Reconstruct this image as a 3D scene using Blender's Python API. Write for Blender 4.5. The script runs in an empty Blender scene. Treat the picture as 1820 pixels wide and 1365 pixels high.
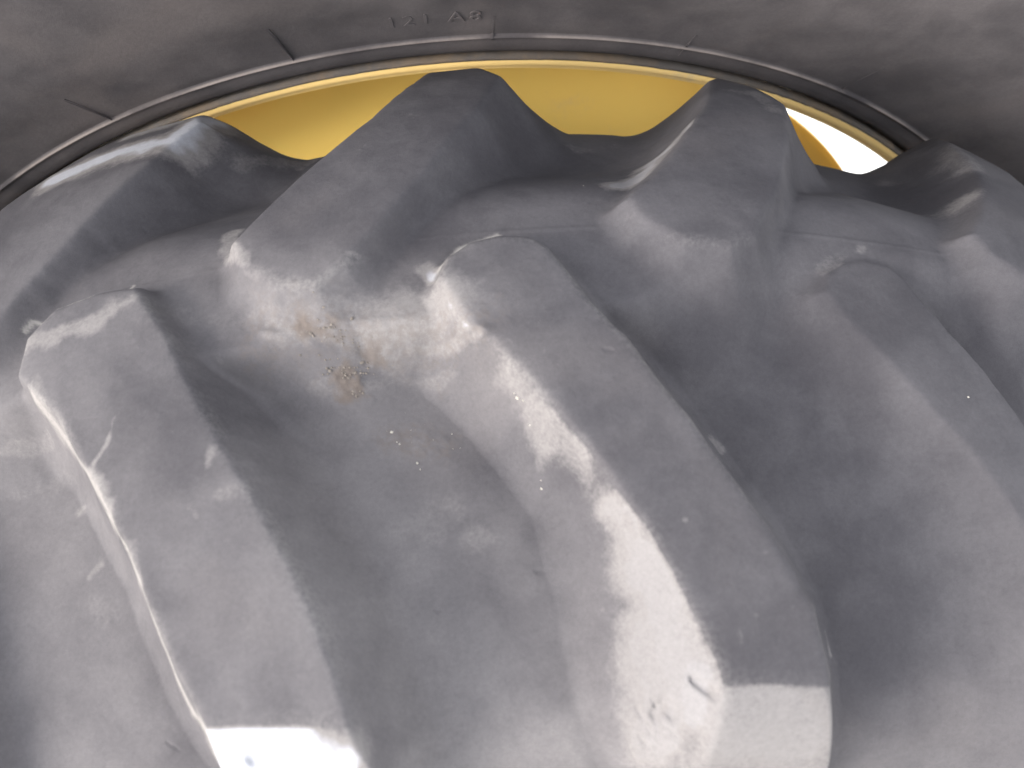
import bpy, bmesh, math, random
import numpy as np
from mathutils import Vector, Matrix

# ------------------------------------------------------------------ camera, world, sun, exposure
scene = bpy.context.scene
C = scene.collection
rad = math.radians

CAM = (-0.0310, -0.3202, 1.1456)
PITCH, YAW, ROLL, FPX = -0.9811, 0.0991, 0.0116, 1645.7
cd = bpy.data.cameras.new("camera")
cam = bpy.data.objects.new("camera", cd)
C.objects.link(cam)
cf = Vector((math.sin(YAW) * math.cos(PITCH), math.cos(YAW) * math.cos(PITCH), math.sin(PITCH)))
cr0 = Vector((math.cos(YAW), -math.sin(YAW), 0))
cu0 = cr0.cross(cf)
crr = cr0 * math.cos(ROLL) + cu0 * math.sin(ROLL)
cuu = cu0 * math.cos(ROLL) - cr0 * math.sin(ROLL)
cam.matrix_world = Matrix(((crr.x, cuu.x, -cf.x, CAM[0]), (crr.y, cuu.y, -cf.y, CAM[1]),
                           (crr.z, cuu.z, -cf.z, CAM[2]), (0, 0, 0, 1)))
cd.sensor_fit = 'HORIZONTAL'
cd.sensor_width = 36.0
cd.lens = 36.0 * FPX / 1820.0
cd.clip_start = 0.01
cd.clip_end = 2000
cd.dof.use_dof = True
cd.dof.focus_distance = 0.56
cd.dof.aperture_fstop = 8.0
scene.camera = cam

SUN_ELEV, SUN_AZ = 20.0, 64.0          # azimuth measured from -Y (behind the camera) towards -X (left)
w = bpy.data.worlds.new("World")
scene.world = w
w.use_nodes = True
nt = w.node_tree
bg = nt.nodes['Background']
sky = nt.nodes.new('ShaderNodeTexSky')
sky.sky_type = 'NISHITA'
sky.sun_disc = False
sky.sun_elevation = rad(SUN_ELEV)
sky.sun_rotation = rad(180 + SUN_AZ)
sky.air_density = 1.0
sky.dust_density = 0.6
sky.ozone_density = 1.0
hs = nt.nodes.new('ShaderNodeHueSaturation')          # thin overcast: the blue is mostly veiled
hs.inputs['Saturation'].default_value = 0.22
nt.links.new(sky.outputs[0], hs.inputs['Color'])
nt.links.new(hs.outputs[0], bg.inputs[0])
bg.inputs[1].default_value = 0.15

sd = bpy.data.lights.new("sun", 'SUN')
sd.energy = 0.6
sd.angle = rad(18)
sd.color = (1.0, 0.955, 0.89)
sun = bpy.data.objects.new("sun", sd)
C.objects.link(sun)
sdir = Vector((-math.sin(rad(SUN_AZ)) * math.cos(rad(SUN_ELEV)), -math.cos(rad(SUN_AZ)) * math.cos(rad(SUN_ELEV)), math.sin(rad(SUN_ELEV))))
sun.rotation_euler = sdir.to_track_quat('Z', 'Y').to_euler()
sun.location = sdir * 20
scene.view_settings.view_transform = 'Standard'
scene.view_settings.look = 'None'
scene.view_settings.gamma = 1.0
scene.view_settings.exposure = 2.66

# ------------------------------------------------------------------ helpers
rng = np.random.default_rng(7)


def vnoise(x, y, scale, seed):
    """smooth value noise in -1..1"""
    r = np.random.default_rng(seed).uniform(-1, 1, (256, 256))
    x = x / scale
    y = y / scale
    xi = np.floor(x).astype(int)
    yi = np.floor(y).astype(int)
    fx = x - xi
    fy = y - yi
    fx = fx * fx * fx * (fx * (fx * 6 - 15) + 10)
    fy = fy * fy * fy * (fy * (fy * 6 - 15) + 10)
    a = r[xi % 256, yi % 256]
    b = r[(xi + 1) % 256, yi % 256]
    c = r[xi % 256, (yi + 1) % 256]
    d = r[(xi + 1) % 256, (yi + 1) % 256]
    return (a * (1 - fx) + b * fx) * (1 - fy) + (c * (1 - fx) + d * fx) * fy


def fbm(x, y, scale, seed, octs=4):
    o = 0
    a = 1.0
    t = 0
    for i in range(octs):
        o = o + a * vnoise(x, y, scale / 2 ** i, seed + i)
        t += a
        a *= 0.55
    return o / t * 1.5


def link(name, mesh, mat=None, parent=None):
    o = bpy.data.objects.new(name, mesh)
    C.objects.link(o)
    if mat and not mesh.materials:
        mesh.materials.append(mat)
    if parent:
        o.parent = parent
    return o


def np_mesh(name, verts, quads, normals=None, attrs=None):
    me = bpy.data.meshes.new(name)
    me.vertices.add(len(verts))
    me.vertices.foreach_set('co', np.asarray(verts, np.float32).ravel())
    nq = len(quads)
    me.loops.add(nq * 4)
    me.loops.foreach_set('vertex_index', np.asarray(quads, np.int32).ravel())
    me.polygons.add(nq)
    me.polygons.foreach_set('loop_start', np.arange(nq, dtype=np.int32) * 4)
    me.polygons.foreach_set('use_smooth', np.ones(nq, bool))
    me.update()
    me.validate()
    for k, v in (attrs or {}).items():
        a = me.attributes.new(k, 'FLOAT', 'POINT')
        a.data.foreach_set('value', np.asarray(v, np.float32))
    if normals is not None:
        me.normals_split_custom_set_from_vertices(np.asarray(normals, np.float32))
    return me


def thing(name, label, cat, loc=(0, 0, 0), group=None):
    o = bpy.data.objects.new(name, None)
    C.objects.link(o)
    o.location = loc
    o['label'] = label
    o['category'] = cat
    if group:
        o['group'] = group
    return o


# ------------------------------------------------------------------ materials
def mat(name):
    m = bpy.data.materials.new(name)
    m.use_nodes = True
    return m, m.node_tree, m.node_tree.nodes['Principled BSDF']


def N(t, kind, **kw):
    n = t.nodes.new(kind)
    for k, v in kw.items():
        setattr(n, k, v)
    return n


def noise(t, co, scale, detail=5, rough=0.55, dist=0.0):
    n = N(t, 'ShaderNodeTexNoise')
    n.inputs['Scale'].default_value = scale
    n.inputs['Detail'].default_value = detail
    n.inputs['Roughness'].default_value = rough
    n.inputs['Distortion'].default_value = dist
    t.links.new(co, n.inputs['Vector'])
    return n.outputs['Fac']


def ramp(t, fac, a, b):
    n = N(t, 'ShaderNodeMapRange', interpolation_type='SMOOTHSTEP')
    n.inputs['From Min'].default_value = a
    n.inputs['From Max'].default_value = b
    t.links.new(fac, n.inputs['Value'])
    return n.outputs['Result']


def mix(t, fac, a, b):
    n = N(t, 'ShaderNodeMix', data_type='RGBA')
    for sock, v in ((n.inputs['Factor'], fac), (n.inputs[6], a), (n.inputs[7], b)):
        if hasattr(v, 'node'):
            t.links.new(v, sock)
        elif isinstance(v, (tuple, list)):
            sock.default_value = (*v, 1)
        else:
            sock.default_value = v
    return n.outputs[2]


def math_(t, op, a, b=0.0, clamp=False):
    n = N(t, 'ShaderNodeMath', operation=op, use_clamp=clamp)
    for s, v in ((n.inputs[0], a), (n.inputs[1], b)):
        if hasattr(v, 'node'):
            t.links.new(v, s)
        else:
            s.default_value = v
    return n.outputs[0]


def rubber(name, dark, grey, tan, pale, attr=True, warm=0.0, ring=None):
    m, t, p = mat(name)
    co = N(t, 'ShaderNodeTexCoord').outputs['Object']
    n1 = noise(t, co, 11, 4, 0.5, 0.6)
    n2 = noise(t, co, 38, 6, 0.6, 0.3)
    n3 = noise(t, co, 420, 4, 0.7)
    n4 = noise(t, co, 1900, 2, 0.6)
    s = math_(t, 'ADD', math_(t, 'MULTIPLY', n1, 0.62), math_(t, 'MULTIPLY', n2, 0.38))
    base = mix(t, ramp(t, s, 0.36, 0.66), dark, grey)
    # broad warm film of dust
    n5 = noise(t, co, 6.5, 3, 0.5, 0.8)
    film = math_(t, 'MULTIPLY', ramp(t, n5, 0.48, 0.72), 0.35 + warm)
    base = mix(t, film, base, tan)
    if attr:
        fa = N(t, 'ShaderNodeAttribute', attribute_name='film').outputs['Fac']
        base = mix(t, math_(t, 'MULTIPLY', fa, math_(t, 'ADD', 0.45, math_(t, 'MULTIPLY', n2, 1.0))), base, (0.135, 0.124, 0.124))  # film colour also lifts the tone of shaded grooves
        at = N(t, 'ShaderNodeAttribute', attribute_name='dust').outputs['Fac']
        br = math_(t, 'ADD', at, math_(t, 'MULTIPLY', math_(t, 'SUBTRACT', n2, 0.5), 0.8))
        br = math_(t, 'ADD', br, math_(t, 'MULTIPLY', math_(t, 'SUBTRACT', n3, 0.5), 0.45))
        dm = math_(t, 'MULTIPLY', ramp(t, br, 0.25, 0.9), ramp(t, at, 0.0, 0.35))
        paler = mix(t, ramp(t, at, 0.85, 1.3), pale, (0.295, 0.295, 0.315))  # strongest strokes go chalk white, painting direct sun on lug ends and flanks
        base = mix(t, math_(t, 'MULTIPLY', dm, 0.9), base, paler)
        wt = N(t, 'ShaderNodeAttribute', attribute_name='scuff').outputs['Fac']
        wm = math_(t, 'MULTIPLY', wt, ramp(t, math_(t, 'ADD', n3, math_(t, 'MULTIPLY', wt, 0.35)), 0.35, 0.75))
        base = mix(t, wm, base, (0.21, 0.195, 0.182))
        so = N(t, 'ShaderNodeAttribute', attribute_name='soil').outputs['Fac']
        sm = math_(t, 'MULTIPLY', so, ramp(t, math_(t, 'ADD', noise(t, co, 230, 5, 0.75), math_(t, 'MULTIPLY', so, 0.25)), 0.5, 0.72))
        base = mix(t, sm, base, mix(t, n3, (0.150, 0.124, 0.108), (0.052, 0.043, 0.040)))
    if ring:                                        # dust lodged along the raised ring of the side wall
        sx = N(t, 'ShaderNodeSeparateXYZ')
        t.links.new(co, sx.inputs[0])
        rr2 = math_(t, 'SQRT', math_(t, 'ADD', math_(t, 'MULTIPLY', sx.outputs[0], sx.outputs[0]), math_(t, 'MULTIPLY', sx.outputs[2], sx.outputs[2])))
        dr = math_(t, 'ABSOLUTE', math_(t, 'SUBTRACT', rr2, ring))
        rm = math_(t, 'SUBTRACT', 1.0, ramp(t, dr, 0.0006, 0.0018))
        base = mix(t, math_(t, 'MULTIPLY', rm, ramp(t, n1, 0.35, 0.62)), base, pale)
    # fine grain
    g = math_(t, 'ADD', math_(t, 'MULTIPLY', n3, 0.55), math_(t, 'MULTIPLY', n4, 0.45))
    gm = N(t, 'ShaderNodeMapRange')
    t.links.new(g, gm.inputs['Value'])
    gm.inputs['From Min'].default_value = 0.3
    gm.inputs['From Max'].default_value = 0.7
    gm.inputs['To Min'].default_value = 0.86
    gm.inputs['To Max'].default_value = 1.14
    vm = N(t, 'ShaderNodeVectorMath', operation='SCALE')
    t.links.new(base, vm.inputs[0])
    t.links.new(gm.outputs[0], vm.inputs['Scale'])
    t.links.new(vm.outputs[0], p.inputs['Base Color'])
    rr = N(t, 'ShaderNodeMapRange')
    t.links.new(n2, rr.inputs['Value'])
    rr.inputs['To Min'].default_value = 0.9
    rr.inputs['To Max'].default_value = 1.0
    t.links.new(rr.outputs[0], p.inputs['Roughness'])
    p.inputs['Specular IOR Level'].default_value = 0.07
    bump = N(t, 'ShaderNodeBump')
    bump.inputs['Strength'].default_value = 0.42
    bump.inputs['Distance'].default_value = 0.0012
    hh = math_(t, 'ADD', n2, math_(t, 'MULTIPLY', g, 0.5))
    t.links.new(hh, bump.inputs['Height'])
    t.links.new(bump.outputs[0], p.inputs['Normal'])
    return m


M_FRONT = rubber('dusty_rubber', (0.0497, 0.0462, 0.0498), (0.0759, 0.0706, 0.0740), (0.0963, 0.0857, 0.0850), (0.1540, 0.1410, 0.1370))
M_REAR = rubber('dusty_sidewall_rubber', (0.0438, 0.0393, 0.0410), (0.0694, 0.0616, 0.0626), (0.0917, 0.0779, 0.0754), (0.1833, 0.1547, 0.1427), attr=False, warm=0.3, ring=0.6099)


def paint(name, col, dustcol, lo, hi, rough=0.42):
    m, t, p = mat(name)
    co = N(t, 'ShaderNodeTexCoord').outputs['Object']
    n1 = noise(t, co, 16, 5, 0.6, 0.4)
    n2 = noise(t, co, 240, 4, 0.65)
    f = math_(t, 'ADD', n1, math_(t, 'MULTIPLY', math_(t, 'SUBTRACT', n2, 0.5), 0.35))
    base = mix(t, ramp(t, f, lo, hi), col, dustcol)
    t.links.new(base, p.inputs['Base Color'])
    p.inputs['Roughness'].default_value = rough
    p.inputs['Specular IOR Level'].default_value = 0.4
    b = N(t, 'ShaderNodeBump')
    b.inputs['Strength'].default_value = 0.12
    b.inputs['Distance'].default_value = 0.0008
    t.links.new(n2, b.inputs['Height'])
    t.links.new(b.outputs[0], p.inputs['Normal'])
    return m


M_YEL = paint('yellow_rim_paint', (0.78, 0.54, 0.21), (0.60, 0.45, 0.24), 0.55, 0.85)
M_LIP = paint('dust_caked_rim_lip', (0.095, 0.068, 0.045), (0.055, 0.047, 0.042), 0.30, 0.62, 0.8)
M_DISC = paint('yellow_disc_paint', (0.92, 0.66, 0.18), (0.82, 0.60, 0.24), 0.6, 0.95)


def ground_mat():
    m, t, p = mat('pale_concrete')
    co = N(t, 'ShaderNodeTexCoord').outputs['Object']
    a = noise(t, co, 1.3, 6, 0.6)
    b = noise(t, co, 60, 5, 0.7)
    base = mix(t, ramp(t, a, 0.3, 0.7), (0.72, 0.70, 0.64), (0.80, 0.78, 0.72))
    base = mix(t, math_(t, 'MULTIPLY', ramp(t, b, 0.45, 0.8), 0.4), base, (0.50, 0.48, 0.45))
    t.links.new(base, p.inputs['Base Color'])
    p.inputs['Roughness'].default_value = 0.9
    bu = N(t, 'ShaderNodeBump')
    bu.inputs['Strength'].default_value = 0.4
    bu.inputs['Distance'].default_value = 0.004
    t.links.new(b, bu.inputs['Height'])
    t.links.new(bu.outputs[0], p.inputs['Normal'])
    return m


# ------------------------------------------------------------------ ground
def build_ground():
    bm = bmesh.new()
    n = 40
    ax = [math.copysign((abs(i / n) ** 4) * 600, i) for i in range(-n, n + 1)]
    vs = [[bm.verts.new((x, y, 0)) for x in ax] for y in ax]
    for j in range(2 * n):
        for i in range(2 * n):
            bm.faces.new((vs[j][i], vs[j][i + 1], vs[j + 1][i + 1], vs[j + 1][i]))
    me = bpy.data.meshes.new('ground')
    bm.to_mesh(me)
    bm.free()
    g = link('ground', me, ground_mat())
    g.location.z = -0.801
    g['kind'] = 'structure'


build_ground()

# ------------------------------------------------------------------ front tyre: tread as a height field over a crowned profile
R = 0.80
WN, WF = 0.2226, 0.198
CN, CF = 0.0313, 0.0504
HL = 0.046                              # lug height
PD = rad(15.184)                        # visible lug pitch


def top_curve(v):
    r = np.where(v < 0, R - CN * (v / WN) ** 2, R - CF * (v / WF) ** 2)
    s = np.where(v < 0, -2 * CN * v / WN ** 2, -2 * CF * v / WF ** 2)
    return r, s


def base_profile():
    """v -> (y, r) of the casing surface, tabulated, with outward normals"""
    v1 = np.linspace(-WN, WF + 0.002, 400)
    r, s = top_curve(v1)
    nrm = np.stack([-s, np.ones_like(s)], -1)
    nrm /= np.linalg.norm(nrm, axis=1)[:, None]
    b = np.stack([v1, r], -1) - HL * nrm

    def tail(p0, d0, pts):
        """Hermite-ish smooth continuation"""
        P = [p0 - d0 * 0.02, p0] + [np.array(q) for q in pts]
        P.append(2 * P[-1] - P[-2])
        out = []
        for i in range(1, len(P) - 2):
            for k in range(24):
                t = k / 24
                a, bb, c, d = P[i - 1], P[i], P[i + 1], P[i + 2]
                out.append(0.5 * (2 * bb + (c - a) * t + (2 * a - 5 * bb + 4 * c - d) * t * t + (3 * bb - a - 3 * c + d) * t ** 3))
        out.append(P[-2])
        return np.array(out)
    dn = b[0] - b[1]
    dn /= np.linalg.norm(dn)
    df = b[-1] - b[-2]
    df /= np.linalg.norm(df)
    near = tail(b[0], dn, [(-0.232, 0.708), (-0.249, 0.678), (-0.259, 0.640), (-0.262, 0.59), (-0.254, 0.53), (-0.232, 0.475), (-0.215, 0.445)])
    far = tail(b[-1], df, [(0.196, 0.687), (0.209, 0.655), (0.214, 0.61), (0.212, 0.56), (0.200, 0.51), (0.185, 0.47), (0.175, 0.445)])
    an = np.concatenate([[0], np.cumsum(np.linalg.norm(np.diff(near, axis=0), axis=1))])
    af = np.concatenate([[0], np.cumsum(np.linalg.norm(np.diff(far, axis=0), axis=1))])
    V = np.concatenate([(-WN - an)[::-1][:-1], v1, (v1[-1] + af)[1:]])
    Pt = np.concatenate([near[::-1][:-1], b, far[1:]])
    # ease the joins so the shoulder rounds over without a crease
    Vu = np.linspace(V[0], V[-1], 900)
    Pu = np.stack([np.interp(Vu, V, Pt[:, 0]), np.interp(Vu, V, Pt[:, 1])], -1)
    k = np.ones(11) / 11
    for _ in range(3):
        pad = np.concatenate([2 * Pu[0] - Pu[5:0:-1], Pu, 2 * Pu[-1] - Pu[-2:-7:-1]])
        Pu = np.stack([np.convolve(pad[:, 0], k, 'valid'), np.convolve(pad[:, 1], k, 'valid')], -1)
    return Vu, Pu


PV, PP = base_profile()


def prof(v):
    y = np.interp(v, PV, PP[:, 0])
    r = np.interp(v, PV, PP[:, 1])
    e = 0.0015
    dy = np.interp(v + e, PV, PP[:, 0]) - np.interp(v - e, PV, PP[:, 0])
    dr = np.interp(v + e, PV, PP[:, 1]) - np.interp(v - e, PV, PP[:, 1])
    ln = np.hypot(dy, dr) + 1e-12
    return y, r, -dr / ln, dy / ln      # outward normal (ny, nr)


# lug outlines: (theta in pitches, v, D wall run to the NEXT vertex, exponent)
S_L = (0.054, 2.3)   # left flank
S_R = (0.046, 2.05)   # right flank
S_N = (0.040, 2.3)   # nose
S_U = (0.075, 1.35)   # sloping nose of the far lugs
S_A = (0.031, 1.6)    # flanks of the near lugs
S_C = (0.062, 1.5)     # the flank flares out by the shoulder
S_B = (0.032, 1.65)
S_N2 = (0.055, 2.2)
S_G = (0.095, 2.6)     # right-hand lug, flank eased to catch less light
S_E = (0.075, 1.06)   # shoulder end
UP_A = [(-0.690, 0.021, S_L), (-0.493, 0.0796, S_L), (-0.352, 0.1234, S_L), (-0.193, 0.200, S_E), (-0.02, 0.198, S_E), (0.040, 0.176, S_R),
        (-0.044, 0.1207, S_R), (-0.193, 0.0563, S_R), (-0.307, 0.019, S_R), (-0.405, -0.0085, S_U), (-0.47, -0.018, S_U), (-0.56, -0.014, S_U), (-0.66, 0.003, S_N)]
UP_B = [(0.298, 0.0247, S_L), (0.423, 0.0564, S_L), (0.567, 0.1019, S_L), (0.775, 0.190, S_L), (0.83, 0.200, S_E), (0.915, 0.180, S_E), (0.945, 0.150, S_R),
        (0.84, 0.09, S_R), (0.70, 0.03, S_R), (0.60, 0.000, S_U), (0.53, -0.008, S_U), (0.43, -0.004, S_U), (0.33, 0.010, S_N)]
LO_2 = [(-0.182, -0.0228, S_N), (-0.158, -0.0100, S_N), (-0.10, -0.002, S_N), (-0.03, 0.001, S_N), (0.04, -0.001, S_N), (0.078, -0.0085, S_B), (0.162, -0.0424, S_B), (0.247, -0.0695, S_B),
        (0.372, -0.1199, S_B), (0.478, -0.1575, S_B), (0.546, -0.1933, S_B), (0.560, -0.2154, S_B), (0.550, -0.2196, S_E),
        (0.331, -0.2178, S_C), (0.283, -0.1909, S_C), (0.213, -0.1554, S_A), (0.116, -0.1188, S_A), (0.001, -0.0839, S_A), (-0.122, -0.0478, S_A)]
LO_1 = [(-1.232, -0.0341, S_N), (-1.222, -0.0120, S_N), (-1.150, 0.0030, S_N), (-1.04, 0.0062, S_N), (-0.928, 0.0035, S_B), (-0.833, -0.0314, S_B), (-0.735, -0.0738, S_B),
        (-0.600, -0.1256, S_B), (-0.486, -0.1768, S_B), (-0.437, -0.2104, S_B), (-0.430, -0.2187, S_E),
        (-0.690, -0.2150, S_A), (-0.783, -0.1887, S_A), (-0.903, -0.1328, S_A), (-1.086, -0.0679, S_A)]


def shift(poly, dx):
    return [(a + dx, b, c) for a, b, c in poly]


rest = (2 * math.pi - 3 * PD) / 21 / PD          # spacing, in pitches, of the lugs round the back
# the lug at the left is broadened by mud caked against its far flank
UP_O = [(-1.675, 0.021, S_L), (-1.66, 0.08, S_L), (-1.62, 0.140, S_L), (-1.48, 0.178, S_L), (-1.36, 0.207, S_E), (-1.02, 0.205, S_E), (-0.945, 0.178, S_R)] + shift(UP_A, -0.985)[6:]
upper = {0: UP_O, 1: UP_A, 2: UP_B, 3: shift(UP_B, 1.0)}
lower = {0: shift(LO_1, -1.03), 1: LO_1, 2: LO_2, 3: [(a + 0.985, b, S_G if c in (S_A, S_C) else (S_N2 if c is S_N else c)) for a, b, c in LO_2]}
lugs = []
for k in range(4):
    lugs.append(upper[k])
    lugs.append(lower[k])
for k in range(20):
    lugs.append(shift(UP_B, 1.0 + rest * (k + 1)))
    lugs.append(shift(LO_2, 0.985 + rest * (k + 1)))

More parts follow.
